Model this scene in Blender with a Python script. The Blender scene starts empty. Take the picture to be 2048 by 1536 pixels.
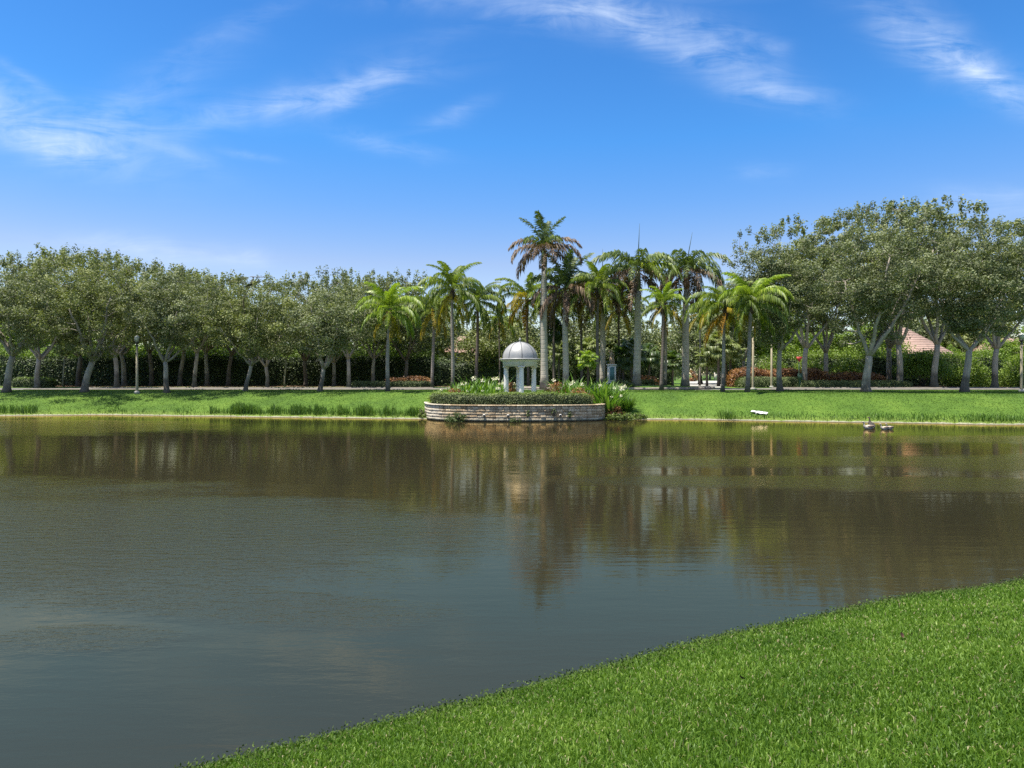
import bpy, bmesh, math, random
import numpy as np
from mathutils import Vector, Matrix, noise as mnoise

# ------------------------------------------------------------------ camera, world, sun
scn = bpy.context.scene
col = scn.collection
F = 1365.33            # focal length in pixels of the 2048 px wide photograph
CX, HY, EYE = 1024.0, 750.0, 3.1
cam_d = bpy.data.cameras.new('camera')
cam = bpy.data.objects.new('camera', cam_d)
col.objects.link(cam)
cam.location = (0, 0, EYE)
cam.rotation_euler = (math.radians(90), 0, 0)
cam_d.sensor_width = 36
cam_d.lens = 24
cam_d.shift_y = -18 / 2048
cam_d.clip_start = 0.1
cam_d.clip_end = 9000
scn.camera = cam

SUN_EL, SUN_AZ = math.radians(72), math.radians(-108)      # azimuth clockwise from +Y: nearly overhead, to the left and a little this side
sd = Vector((math.sin(SUN_AZ) * math.cos(SUN_EL), math.cos(SUN_AZ) * math.cos(SUN_EL), math.sin(SUN_EL)))
sun_d = bpy.data.lights.new('sun', 'SUN')
sun_d.energy = 5.0
sun_d.angle = math.radians(0.5)
sun_d.color = (1.0, 0.95, 0.86)
sun = bpy.data.objects.new('sun', sun_d)
sun.rotation_euler = sd.to_track_quat('Z', 'Y').to_euler()
sun.location = (0, 0, 60)
col.objects.link(sun)

scn.view_settings.view_transform = 'Standard'
scn.view_settings.look = 'None'
scn.view_settings.gamma = 1.0
scn.view_settings.use_curve_mapping = False
scn.view_settings.exposure = 0.9
scn.render.engine = 'CYCLES'
scn.cycles.use_denoising = False
scn.cycles.max_bounces = 6
scn.cycles.diffuse_bounces = 3
scn.cycles.glossy_bounces = 3
scn.cycles.transmission_bounces = 3
scn.cycles.caustics_reflective = False
scn.cycles.caustics_refractive = False
scn.cycles.sample_clamp_indirect = 6


class NT:
    """small helper round a node tree"""
    def __init__(self, tree):
        self.t = tree
        self.t.nodes.clear()

    def n(self, kind, **kw):
        nd = self.t.nodes.new(kind)
        for k, v in kw.items():
            setattr(nd, k, v)
        return nd

    def link(self, a, b):
        self.t.links.new(a, b)

    def put(self, sock, v):
        if isinstance(v, bpy.types.NodeSocket):
            self.t.links.new(v, sock)
        else:
            sock.default_value = v

    def m(self, op, a, b=None, c=None, clamp=False):
        nd = self.n('ShaderNodeMath', operation=op, use_clamp=clamp)
        self.put(nd.inputs[0], a)
        if b is not None:
            self.put(nd.inputs[1], b)
        if c is not None:
            self.put(nd.inputs[2], c)
        return nd.outputs[0]

    def noise(self, vec, scale, detail=3, rough=0.55, dist=0.0):
        nd = self.n('ShaderNodeTexNoise')
        if vec is not None:
            self.put(nd.inputs['Vector'], vec)
        nd.inputs['Scale'].default_value = scale
        nd.inputs['Detail'].default_value = detail
        nd.inputs['Roughness'].default_value = rough
        nd.inputs['Distortion'].default_value = dist
        return nd.outputs['Fac']

    def ramp(self, fac, stops, interp='LINEAR'):
        nd = self.n('ShaderNodeValToRGB')
        nd.color_ramp.interpolation = interp
        el = nd.color_ramp.elements
        while len(el) < len(stops):
            el.new(0.5)
        for e, (p, c) in zip(el, stops):
            e.position = p
            e.color = (c[0], c[1], c[2], 1) if not isinstance(c, (int, float)) else (c, c, c, 1)
        self.put(nd.inputs[0], fac)
        return nd.outputs[0]

    def mix(self, fac, a, b, mode='MIX'):
        nd = self.n('ShaderNodeMix', data_type='RGBA', blend_type=mode)
        self.put(nd.inputs[0], fac)
        for s, v in ((nd.inputs[6], a), (nd.inputs[7], b)):
            if isinstance(v, tuple) and len(v) == 3:
                v = (*v, 1)
            self.put(s, v)
        return nd.outputs[2]

    def mapr(self, v, a, b, c=0.0, d=1.0, smooth=True):
        nd = self.n('ShaderNodeMapRange')
        nd.interpolation_type = 'SMOOTHSTEP' if smooth else 'LINEAR'
        self.put(nd.inputs[0], v)
        for i, x in enumerate((a, b, c, d)):
            nd.inputs[i + 1].default_value = x
        return nd.outputs[0]


world = bpy.data.worlds.new('World')
scn.world = world
world.use_nodes = True
w = NT(world.node_tree)
sky = w.n('ShaderNodeTexSky')
sky.sky_type = 'NISHITA'
sky.sun_disc = False
sky.sun_elevation = SUN_EL
sky.sun_rotation = SUN_AZ % (2 * math.pi)
sky.air_density = 1.0
sky.dust_density = 0.2
sky.ozone_density = 3.0
hs = w.n('ShaderNodeHueSaturation')
hs.inputs['Hue'].default_value = 0.507
hs.inputs['Saturation'].default_value = 1.22
hs.inputs['Value'].default_value = 1.0
w.link(sky.outputs[0], hs.inputs['Color'])
tc = w.n('ShaderNodeTexCoord')
sep = w.n('ShaderNodeSeparateXYZ')
w.link(tc.outputs['Generated'], sep.inputs[0])
ay = w.m('MAXIMUM', w.m('ABSOLUTE', sep.outputs[1]), 0.02)
U = w.m('DIVIDE', sep.outputs[0], ay)
V = w.m('DIVIDE', sep.outputs[2], ay)
cmb = w.n('ShaderNodeCombineXYZ')
w.link(U, cmb.inputs[0]); w.link(V, cmb.inputs[1])
wn1 = w.m('SUBTRACT', w.noise(cmb.outputs[0], 3.2, 3, 0.6), 0.5)
wv = w.n('ShaderNodeVectorMath', operation='ADD'); w.link(cmb.outputs[0], wv.inputs[0]); wv.inputs[1].default_value = (7.3, 2.1, 0)
wn2 = w.m('SUBTRACT', w.noise(wv.outputs[0], 3.6, 3, 0.6), 0.5)
UW = w.m('ADD', U, w.m('MULTIPLY', wn1, 0.15))
VW = w.m('ADD', V, w.m('MULTIPLY', wn2, 0.07))
# wisps of cirrus: centre, half length, half width, angle, strength, all in the sky's own directions
wisps = [(40, 235, 260, 60, -20, .62), (90, 285, 190, 34, -10, .42), (250, 215, 200, 48, 28, .30), (560, 205, 300, 34, 12, .50),
         (735, 165, 110, 34, 25, .34), (330, 290, 150, 26, -22, .25), (905, 228, 75, 20, 22, .34), (770, 285, 120, 22, -14, .30),
         (500, 303, 60, 9, -6, .30), (1170, 30, 250, 50, -10, .62), (1400, 118, 230, 46, -22, .52), (1540, 185, 120, 26, -4, .34),
         (1930, 120, 240, 46, -28, .62), (1900, 60, 160, 40, -40, .28), (2010, 160, 120, 40, -30, .45), (1440, 68, 60, 14, -5, .26), (1520, 90, 40, 18, 0, .24),
         (300, 500, 210, 30, -4, .50), (500, 522, 70, 16, 0, .28), (1520, 355, 60, 20, 0, .16), (1990, 395, 130, 36, -5, .32),
         (60, 160, 120, 14, -30, .2), (460, 60, 190, 26, 24, .14), (800, 90, 260, 40, 20, .08)]
tot = None
fib = None
for (px, py, L, Wd, ang, st) in wisps:
    a = math.radians(ang)
    u0, v0 = (px - CX) / F, (HY - py) / F
    L, Wd = L / F, Wd / F
    du = w.m('SUBTRACT', UW, u0); dv = w.m('SUBTRACT', VW, v0)
    p = w.m('ADD', w.m('MULTIPLY', du, math.cos(a) / L), w.m('MULTIPLY', dv, math.sin(a) / L))
    q = w.m('ADD', w.m('MULTIPLY', du, -math.sin(a) / Wd), w.m('MULTIPLY', dv, math.cos(a) / Wd))
    d2 = w.m('ADD', w.m('MULTIPLY', p, p), w.m('MULTIPLY', q, q))
    g = w.m('MULTIPLY', w.m('EXPONENT', w.m('MULTIPLY', d2, -1.4)), st * .62)
    tot = g if tot is None else w.m('ADD', tot, g)
mp = w.n('ShaderNodeMapping'); mp.inputs['Rotation'].default_value = (0, 0, math.radians(18)); mp.inputs['Scale'].default_value = (2.2, 9.0, 1)
w.link(cmb.outputs[0], mp.inputs[0])
f1 = w.noise(mp.outputs[0], 3.2, 9, 0.64, 0.9)
mp2 = w.n('ShaderNodeMapping'); mp2.inputs['Rotation'].default_value = (0, 0, math.radians(-55)); mp2.inputs['Scale'].default_value = (9, 3, 1)
w.link(cmb.outputs[0], mp2.inputs[0])
f2 = w.noise(mp2.outputs[0], 3.5, 5, 0.6, 0.4)
ff = w.mapr(w.m('ADD', w.m('MULTIPLY', f1, 0.85), w.m('MULTIPLY', f2, 0.15)), 0.36, 0.66, 0.08, 1.15, False)
zc = w.m('MAXIMUM', sep.outputs[2], 0.15)
cm3 = w.n('ShaderNodeCombineXYZ')
w.link(w.m('DIVIDE', sep.outputs[0], zc), cm3.inputs[0]); w.link(w.m('DIVIDE', sep.outputs[1], zc), cm3.inputs[1])
mp3 = w.n('ShaderNodeMapping'); mp3.inputs['Scale'].default_value = (1.1, 2.6, 1); mp3.inputs['Rotation'].default_value = (0, 0, .5)
w.link(cm3.outputs[0], mp3.inputs[0])
high = w.m('MULTIPLY', w.mapr(w.noise(mp3.outputs[0], 1.3, 7, 0.6, 0.8), 0.30, 0.60, 0.0, 0.85), w.mapr(sep.outputs[2], 0.45, 0.55))
cl = w.m('MAXIMUM', w.m('MULTIPLY', tot, ff, clamp=True), high)
bg1 = w.n('ShaderNodeBackground'); bg1.inputs[1].default_value = 0.100
grade = w.ramp(w.m('MAXIMUM', sep.outputs[2], 0.0), [(0.0, (1.02, .95, .88)), (0.16, (1.12, .90, .87)), (0.24, (0.80, .94, 1.02)), (0.32, (0.58, 0.99, 1.12)), (0.5, (0.52, 0.90, 1.05)), (1.0, (0.60, 0.86, 1.0))])
skyc = w.mix(1.0, hs.outputs[0], grade, 'MULTIPLY')
clc = w.mix(cl, skyc, (5.0, 5.7, 6.7))
w.link(clc, bg1.inputs[0])
wo = w.n('ShaderNodeOutputWorld')
w.link(bg1.outputs[0], wo.inputs[0])

# ------------------------------------------------------------------ helpers
R = random.Random(11)
rng = np.random.default_rng(5)


def tag(o, label=None, cat=None, group=None, kind=None):
    if label: o['label'] = label
    if cat: o['category'] = cat
    if group: o['group'] = group
    if kind: o['kind'] = kind
    return o


def link(o, parent=None):
    col.objects.link(o)
    if parent is not None:
        o.parent = parent
    return o


def empty(name, loc, label, cat, group=None, rz=0.0):
    o = bpy.data.objects.new(name, None)
    o.empty_display_size = 0.3
    o.location = loc
    o.rotation_euler = (0, 0, rz)
    link(o)
    return tag(o, label, cat, group)


def npmesh(name, Vt, faces, mat=None, tint=None, smooth=False):
    """faces: an (m,k) int array or a list of such arrays; tint: one float per face"""
    me = bpy.data.meshes.new(name)
    if not isinstance(faces, (list, tuple)):
        faces = [faces]
    faces = [np.asarray(f, dtype=np.int32) for f in faces if len(f)]
    Vt = np.asarray(Vt, dtype=np.float32)
    me.vertices.add(len(Vt))
    me.vertices.foreach_set('co', Vt.ravel())
    lt = np.concatenate([np.full(len(f), f.shape[1], dtype=np.int32) for f in faces])
    li = np.concatenate([f.ravel() for f in faces])
    ls = np.concatenate([[0], np.cumsum(lt)[:-1]]).astype(np.int32)
    me.loops.add(len(li))
    me.loops.foreach_set('vertex_index', li)
    me.polygons.add(len(lt))
    me.polygons.foreach_set('loop_start', ls)
    me.update(calc_edges=True)
    me.validate()
    if smooth:
        me.polygons.foreach_set('use_smooth', np.ones(len(me.polygons), dtype=bool))
    if tint is not None and len(me.polygons) == len(tint):
        at = me.attributes.new('tint', 'FLOAT', 'FACE')
        at.data.foreach_set('value', np.asarray(tint, dtype=np.float32))
    if mat:
        me.materials.append(mat)
    return me


def obj(name, me, parent=None, loc=(0, 0, 0)):
    o = bpy.data.objects.new(name, me)
    o.location = loc
    return link(o, parent)


class MB:
    """collects tubes, boxes, lathes into one mesh"""
    def __init__(self):
        self.v = []; self.q = []; self.t = []; self.n = 0

    def add(self, v, q=(), t=()):
        v = np.asarray(v, dtype=float)
        self.v.append(v)
        if len(q): self.q.append(np.asarray(q, dtype=np.int32) + self.n)
        if len(t): self.t.append(np.asarray(t, dtype=np.int32) + self.n)
        self.n += len(v)
        return self

    def tube(self, pts, rad, sides=6, cap=True, ell=1.0):
        pts = np.asarray(pts, dtype=float); rad = np.asarray(rad, dtype=float) * np.ones(len(pts))
        tg = np.gradient(pts, axis=0)
        tg /= np.linalg.norm(tg, axis=1)[:, None] + 1e-9
        ref = np.array([0.0, 1, 0]) if abs(tg[0][1]) < .9 else np.array([1.0, 0, 0])
        vs = []
        for p, t, r in zip(pts, tg, rad):
            a = np.cross(ref, t); a /= np.linalg.norm(a) + 1e-9
            b = np.cross(t, a)
            ref = b if abs(np.dot(b, t)) < .9 else ref
            an = np.arange(sides) * 2 * math.pi / sides
            vs.append(p + r * (np.cos(an)[:, None] * a + ell * np.sin(an)[:, None] * b))
        n = len(pts)
        i = np.arange(sides); j = (i + 1) % sides
        q = np.concatenate([np.stack([k * sides + i, k * sides + j, (k + 1) * sides + j, (k + 1) * sides + i], 1) for k in range(n - 1)])
        v = np.concatenate(vs)
        t_ = []
        if cap:
            v = np.concatenate([v, [pts[0]], [pts[-1]]])
            t_ = np.concatenate([np.stack([j, i, np.full(sides, n * sides)], 1),
                                 np.stack([(n - 1) * sides + i, (n - 1) * sides + j, np.full(sides, n * sides + 1)], 1)])
        return self.add(v, q, t_)

    def box(self, c, s, rz=0.0):
        x, y, z = s[0] / 2, s[1] / 2, s[2] / 2
        v = np.array([(-x, -y, -z), (x, -y, -z), (x, y, -z), (-x, y, -z), (-x, -y, z), (x, -y, z), (x, y, z), (-x, y, z)])
        ca, sa = math.cos(rz), math.sin(rz)
        v = np.stack([v[:, 0] * ca - v[:, 1] * sa, v[:, 0] * sa + v[:, 1] * ca, v[:, 2]], 1) + np.array(c)
        return self.add(v, [(0, 3, 2, 1), (4, 5, 6, 7), (0, 1, 5, 4), (1, 2, 6, 5), (2, 3, 7, 6), (3, 0, 4, 7)])

    def lathe(self, prof, sides=20, c=(0, 0, 0)):
        """prof: list of (radius, z)"""
        an = np.arange(sides) * 2 * math.pi / sides
        v = np.concatenate([np.stack([r * np.cos(an), r * np.sin(an), np.full(sides, z)], 1) for r, z in prof]) + np.array(c)
        i = np.arange(sides); j = (i + 1) % sides
        q = np.concatenate([np.stack([k * sides + i, k * sides + j, (k + 1) * sides + j, (k + 1) * sides + i], 1) for k in range(len(prof) - 1)])
        return self.add(v, q)

    def mesh(self, name, mat=None, smooth=False):
        return npmesh(name, np.concatenate(self.v), [np.concatenate(x) for x in (self.q, self.t) if x], mat, None, smooth)

    def build(self, name, mat=None, parent=None, loc=(0, 0, 0), smooth=False):
        return obj(name, self.mesh(name, mat, smooth), parent, loc)


def X(px, D):
    return (px - CX) / F * D


def Z(py, D):
    return EYE + (HY - py) / F * D


# ------------------------------------------------------------------ pond outline and ground height
def catmull(P, n=8):
    P = [np.array(p, dtype=float) for p in P]
    out = []
    N = len(P)
    for i in range(N):
        p0, p1, p2, p3 = P[i - 1], P[i], P[(i + 1) % N], P[(i + 2) % N]
        for k in range(n):
            t = k / n
            out.append(0.5 * ((2 * p1) + (-p0 + p2) * t + (2 * p0 - 5 * p1 + 4 * p2 - p3) * t * t + (-p0 + 3 * p1 - 3 * p2 + p3) * t ** 3))
    return np.array(out)


def wpt(px, py):
    D = EYE * F / (py - HY)
    return (X(px, D), D)


near = [wpt(x, y) for x, y in [(400, 1541), (600, 1492), (800, 1443), (1000, 1393), (1200, 1342), (1400, 1289), (1600, 1244), (1800, 1200), (2048, 1165)]]
far = [wpt(x, y) for x, y in [(2048, 850), (1850, 847.5), (1700, 845), (1500, 842), (1380, 840), (1260, 839.5), (1190, 838.5), (1100, 838), (960, 837.5), (850, 838.5), (700, 836.5), (600, 835.5), (400, 833), (200, 830.5), (0, 832)]]
outline = [(-15, -2), (-8, 1.6), (-4.6, 4.0)] + near + [(14, 13.5), (27, 18), (46, 24), (60, 33), (55, 41.5)] + far + [(-60, 53), (-85, 50), (-100, 40), (-98, 18), (-60, 2), (-30, -3)]
POND = catmull(outline, 8)
for i_, p_ in enumerate(POND):
    nn = mnoise.noise(Vector((p_[0] * .35, p_[1] * .35, 0)))
    p_[1] += nn * (0.28 if p_[1] > 30 else 0.07)


def sdist(x, y):
    """signed distance to the shoreline, positive on land"""
    x = np.asarray(x, dtype=float); y = np.asarray(y, dtype=float)
    A = POND; B = np.roll(POND, -1, axis=0)
    best = np.full(x.shape, 1e9); inside = np.zeros(x.shape, dtype=bool)
    for (ax, ay_), (bx, by) in zip(A, B):
        dx, dy = bx - ax, by - ay_
        t = np.clip(((x - ax) * dx + (y - ay_) * dy) / (dx * dx + dy * dy + 1e-12), 0, 1)
        d = (x - ax - t * dx) ** 2 + (y - ay_ - t * dy) ** 2
        best = np.minimum(best, d)
        c = ((ay_ > y) != (by > y)) & (x < (bx - ax) * (y - ay_) / (by - ay_ + 1e-12) + ax)
        inside ^= c
    d = np.sqrt(best)
    return np.where(inside, -d, d)


# the retaining wall's line in plan
WALL = [(X(a, D), D) for a, D in [(849, 50.6), (851, 49.0), (856, 47.7), (868, 46.8), (890, 46.1), (925, 45.6), (975, 45.3), (1030, 45.2), (1085, 45.3), (1140, 45.6), (1180, 46.0), (1200, 46.5), (1209, 47.3), (1211, 48.6)]]
wall_path = catmull([(2 * WALL[0][0] - WALL[1][0], 2 * WALL[0][1] - WALL[1][1])] + WALL + [(2 * WALL[-1][0] - WALL[-2][0], 2 * WALL[-1][1] - WALL[-2][1])], 8)[8:8 + (len(WALL) - 1) * 8 + 1]
WALL_TOP = 1.12


def inpoly(x, y, P):
    ins = np.zeros(np.shape(x), dtype=bool)
    for (ax, ay_), (bx, by) in zip(P, np.roll(P, -1, axis=0)):
        ins ^= ((ay_ > y) != (by > y)) & (x < (bx - ax) * (y - ay_) / (by - ay_ + 1e-12) + ax)
    return ins


ctr = np.array([X(1030, 50), 50.5])
terrace_poly = np.array([p + (ctr - p) / np.linalg.norm(ctr - p) * 0.32 for p in wall_path] + [(X(1205, 54), 54.0), (X(860, 54), 54.0)])
ISL = (10.7, 69.2, 9.6, 5.4)      # kerbed planting island in the road: centre and half sizes
PLAT = 1.7


def gz(x, y):
    x = np.asarray(x, dtype=float); y = np.asarray(y, dtype=float)
    d = sdist(x, y)
    nearm = np.clip((30 - y) / 8, 0, 1)
    W = 8.0 * (1 - nearm) + 6.5 * nearm
    H = PLAT * (1 - nearm) + 1.55 * nearm
    e = 1.55 * (1 - nearm) + 1.3 * nearm
    t = np.clip(d / W, 0, 1)
    land = 0.03 * np.clip(d / .15, 0, 1) + (H - 0.03) * (1 - (1 - t) ** e)
    z = np.where(d > 0, land, np.maximum(-1.5, d * 0.5))
    ter = inpoly(x, y, terrace_poly)
    z = np.where(ter & (z < 1.0), 1.0, z)
    r = np.sqrt(((x - ISL[0]) / ISL[2]) ** 2 + ((y - ISL[1]) / ISL[3]) ** 2)
    z = np.where(r < 1, np.maximum(z, PLAT + 0.10 + 0.34 * (1 - r ** 2)), z)
    return z


def g1(x, y):
    return float(gz(np.array([x]), np.array([y]))[0])


def hit(px, py):
    """where the line of sight through a picture point meets the ground (a plain world position)"""
    D = np.linspace(3, 120, 2400)
    x = X(px, D)
    zz = Z(py, D)
    g = np.maximum(gz(x, D), 0.0)
    k = np.argmax(zz <= g)
    return float(x[k]), float(D[k]), float(g[k])


# ------------------------------------------------------------------ materials
M = {}


def new_mat(name):
    m = bpy.data.materials.new(name)
    m.use_nodes = True
    M[name] = m
    return m, NT(m.node_tree)


def principled(t, color, rough=0.7, spec=0.5, normal=None, **kw):
    b = t.n('ShaderNodeBsdfPrincipled')
    c = (*color, 1) if isinstance(color, tuple) and len(color) == 3 else color
    t.put(b.inputs['Base Color'], c)
    t.put(b.inputs['Roughness'], rough)
    t.put(b.inputs['Specular IOR Level'], spec)
    if normal is not None:
        t.link(normal, b.inputs['Normal'])
    for k, v in kw.items():
        t.put(b.inputs[k], v)
    return b


def finish(t, shader):
    o = t.n('ShaderNodeOutputMaterial')
    t.link(shader, o.inputs[0])


def bump(t, h, strength=0.5, dist=0.02):
    b = t.n('ShaderNodeBump')
    b.inputs['Strength'].default_value = strength
    b.inputs['Distance'].default_value = dist
    t.put(b.inputs['Height'], h)
    return b.outputs[0]


def leaf_mat(name, c1, c2, c3=None, trans=0.3, rough=0.5, spec=0.4, objvar=0.12):
    """foliage: the colour runs from c1 to c2 (c3) with each leaf's own random tint"""
    m, t = new_mat(name)
    at = t.n('ShaderNodeAttribute', attribute_name='tint')
    oi = t.n('ShaderNodeObjectInfo')
    f = t.m('ADD', at.outputs['Fac'], t.m('MULTIPLY', t.m('SUBTRACT', oi.outputs['Random'], 0.5), objvar), clamp=True)
    stops = [(0.0, c1), (1.0, c2)] if c3 is None else [(0.0, c1), (0.6, c2), (1.0, c3)]
    c = t.ramp(f, stops)
    b = principled(t, c, rough, spec)
    tr = t.n('ShaderNodeBsdfTranslucent')
    t.link(t.mix(1.0, c, (1.25, 1.35, 0.55), 'MULTIPLY'), tr.inputs[0])
    mx = t.n('ShaderNodeMixShader'); mx.inputs[0].default_value = trans
    t.link(b.outputs[0], mx.inputs[1]); t.link(tr.outputs[0], mx.inputs[2])
    finish(t, mx.outputs[0])
    return m


def plain(name, c1, c2=None, scale=3.0, rough=0.8, spec=0.3, bumpd=0.0, bscale=None, metallic=0.0):
    m, t = new_mat(name)
    tcn = t.n('ShaderNodeTexCoord')
    c2 = c2 or tuple(x * .75 for x in c1)
    f = t.noise(tcn.outputs['Object'], scale, 5, 0.6)
    c = t.ramp(f, [(0.3, c2), (0.7, c1)])
    nrm = None
    if bumpd:
        nrm = bump(t, t.noise(tcn.outputs['Object'], bscale or scale * 4, 4, 0.6), 1.0, bumpd)
    finish(t, principled(t, c, rough, spec, nrm, Metallic=metallic).outputs[0])
    return m


# ground
m, t = new_mat('lawn')
geo = t.n('ShaderNodeNewGeometry')
P = geo.outputs['Position']
sp = t.n('ShaderNodeSeparateXYZ'); t.link(P, sp.inputs[0])
n_big = t.noise(P, 0.35, 3, 0.6)
n_mid = t.noise(P, 3.0, 4, 0.65)
n_fine = t.noise(P, 26.0, 3, 0.7)
gmix = t.m('ADD', t.m('ADD', t.m('MULTIPLY', n_big, 0.50), t.m('MULTIPLY', n_mid, 0.22)), t.m('MULTIPLY', n_fine, 0.32))
gc = t.ramp(gmix, [(0.34, (0.030, 0.068, 0.008)), (0.52, (0.068, 0.130, 0.014)), (0.74, (0.13, 0.205, 0.028))])
# bare pale marl left by the water line
zz = t.m('ADD', sp.outputs[2], t.m('MULTIPLY', t.m('SUBTRACT', t.noise(P, 2.2, 4, 0.7), 0.5), 0.19))
sand = t.m('MULTIPLY', t.mapr(zz, 0.105, 0.065), t.mapr(sp.outputs[1], 28, 32))
sandc = t.ramp(t.noise(P, 9.0, 4, 0.7), [(0.3, (0.14, 0.14, 0.08)), (0.7, (0.38, 0.355, 0.26))])
gc = t.mix(sand, gc, sandc)
under = t.mapr(sp.outputs[2], 0.05, 0.0)
gc = t.mix(under, gc, (0.07, 0.06, 0.035))
# dry, weedy strip above it
dry = t.m('MULTIPLY', t.m('MULTIPLY', t.mapr(zz, 0.42, 0.10), t.mapr(sp.outputs[1], 28, 32)), t.m('SUBTRACT', 1.0, sand))
gc = t.mix(t.m('MULTIPLY', dry, 0.35), gc, (0.20, 0.24, 0.05))
nb = bump(t, t.m('ADD', t.m('MULTIPLY', n_fine, 0.5), n_mid), 0.8, 0.08)
finish(t, principled(t, gc, 0.85, 0.2, nb).outputs[0])

# pond water: murky brown-green body under a rippled surface; reflection colour warmed to turn blue sky grey
m, t = new_mat('pond_water')
geo = t.n('ShaderNodeNewGeometry'); P = geo.outputs['Position']
sp = t.n('ShaderNodeSeparateXYZ'); t.link(P, sp.inputs[0])


def mapped(t, P, sx, sy, rot=0.0, off=0.0):
    mp_ = t.n('ShaderNodeMapping')
    mp_.inputs['Scale'].default_value = (sx, sy, 1)
    mp_.inputs['Rotation'].default_value = (0, 0, math.radians(rot))
    mp_.inputs['Location'].default_value = (off, off * .7, 0)
    t.link(P, mp_.inputs[0])
    return mp_.outputs[0]


wob = t.m('MULTIPLY', t.m('SUBTRACT', t.noise(mapped(t, P, 0.22, 0.5, 8), 1.0, 4, 0.6), 0.5), 1.0)


def patch(cx, cy, lx, ly, ang, st, edge=1.6):
    a = math.radians(ang)
    dx = t.m('SUBTRACT', sp.outputs[0], cx); dy = t.m('SUBTRACT', sp.outputs[1], cy)
    p = t.m('ADD', t.m('MULTIPLY', dx, math.cos(a) / lx), t.m('MULTIPLY', dy, math.sin(a) / lx))
    q = t.m('ADD', t.m('MULTIPLY', dx, -math.sin(a) / ly), t.m('MULTIPLY', dy, math.cos(a) / ly))
    d = t.m('ADD', t.m('SQRT', t.m('ADD', t.m('MULTIPLY', p, p), t.m('MULTIPLY', q, q))), wob)
    return t.m('MULTIPLY', t.mapr(d, 1.35, 0.60), st)


wind = patch(-10.5, 13.5, 9.2, 4.2, -4, 1.0)                       # broad cat's paw on the left
for a in [(-26, 18, 17, 3.0, 0, 1.0), (9.5, 19.6, 9, 1.3, -4, 0.6), (-36, 40, 16, 7, 0, 0.7), (10, 24.5, 10, 1.6, 0, 0.5), (22, 24, 9, 2.6, 5, 0.55),
          (28, 33, 14, 2, 0, .45), (-4, 9.3, 3.0, .7, -12, .6), (-5, 8.0, 1.3, .5, 0, .5)]:
    wind = t.m('MAXIMUM', wind, patch(*a))
h1 = t.noise(mapped(t, P, 2.6, 7.5, 5), 1.0, 3, 0.55, 0.4)
h2 = t.noise(mapped(t, P, 8.5, 21.0, -9, 3.0), 1.0, 3, 0.6, 0.3)
h3 = t.noise(mapped(t, P, 0.4, 2.6, 4, 9.0), 1.0, 2, 0.5)
calm = t.m('ADD', t.m('MULTIPLY', h1, 0.0016), t.m('ADD', t.m('MULTIPLY', h3, 0.0040), t.m('MULTIPLY', h2, 0.0006)))
rip = t.m('ADD', t.m('MULTIPLY', h1, 0.015), t.m('MULTIPLY', h2, 0.0068))
hh = t.m('ADD', calm, t.m('MULTIPLY', rip, wind))
bn = bump(t, hh, 1.0, 1.0)
body = t.ramp(t.noise(P, 0.12, 3, 0.5), [(0.3, (0.0205, 0.0185, 0.0115)), (0.7, (0.0245, 0.0222, 0.0142))])
df = t.n('ShaderNodeBsdfDiffuse'); t.link(body, df.inputs[0])
gl = t.n('ShaderNodeBsdfGlossy'); gl.inputs['Color'].default_value = (1.0, 0.77, 0.42, 1)
t.put(gl.inputs['Roughness'], t.m('ADD', 0.015, t.m('MULTIPLY', wind, 0.11)))
t.link(bn, gl.inputs['Normal'])
fr = t.n('ShaderNodeFresnel'); fr.inputs['IOR'].default_value = 2.0
t.link(bn, fr.inputs['Normal'])
mx = t.n('ShaderNodeMixShader'); t.link(fr.outputs[0], mx.inputs[0]); t.link(df.outputs[0], mx.inputs[1]); t.link(gl.outputs[0], mx.inputs[2])
finish(t, mx.outputs[0])

leaf_mat('oak_leaf', (0.055, 0.070, 0.032), (0.175, 0.20, 0.095), (0.36, 0.375, 0.20), 0.25, 0.62, 0.30)
leaf_mat('oak_leaf_yellow', (0.060, 0.075, 0.026), (0.19, 0.215, 0.075), (0.38, 0.39, 0.14), 0.25, 0.62, 0.3)
leaf_mat('bright_leaf', (0.06, 0.10, 0.015), (0.17, 0.25, 0.033), (0.30, 0.38, 0.065), 0.34, 0.5, 0.35)
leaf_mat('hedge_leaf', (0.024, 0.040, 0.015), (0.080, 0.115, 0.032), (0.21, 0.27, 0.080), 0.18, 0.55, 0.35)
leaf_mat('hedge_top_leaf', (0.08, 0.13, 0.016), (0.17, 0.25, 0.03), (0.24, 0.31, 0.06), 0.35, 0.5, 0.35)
leaf_mat('box_leaf', (0.045, 0.060, 0.024), (0.12, 0.155, 0.050), (0.27, 0.30, 0.12), 0.2, 0.6, 0.35)
leaf_mat('croton_leaf', (0.09, 0.04, 0.018), (0.30, 0.135, 0.05), (0.45, 0.27, 0.09), 0.25, 0.5, 0.4)
leaf_mat('lily_leaf', (0.05, 0.115, 0.018), (0.115, 0.215, 0.032), (0.22, 0.32, 0.06), 0.35, 0.45, 0.4)
leaf_mat('reed_leaf', (0.045, 0.10, 0.015), (0.095, 0.18, 0.024), (0.20, 0.29, 0.06), 0.3, 0.5, 0.35)
leaf_mat('weed_leaf', (0.07, 0.10, 0.02), (0.15, 0.20, 0.045), (0.30, 0.33, 0.12), 0.3, 0.6, 0.3)
leaf_mat('grass_blade', (0.045, 0.105, 0.010), (0.128, 0.225, 0.022), (0.30, 0.40, 0.085), 0.36, 0.5, 0.3)
leaf_mat('far_grass_dimmed', (0.030, 0.070, 0.009), (0.080, 0.145, 0.018), (0.18, 0.25, 0.055), 0.3, 0.6, 0.25)  # same grass as the near lawn, colour darkened to tone down sunlit blades
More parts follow.
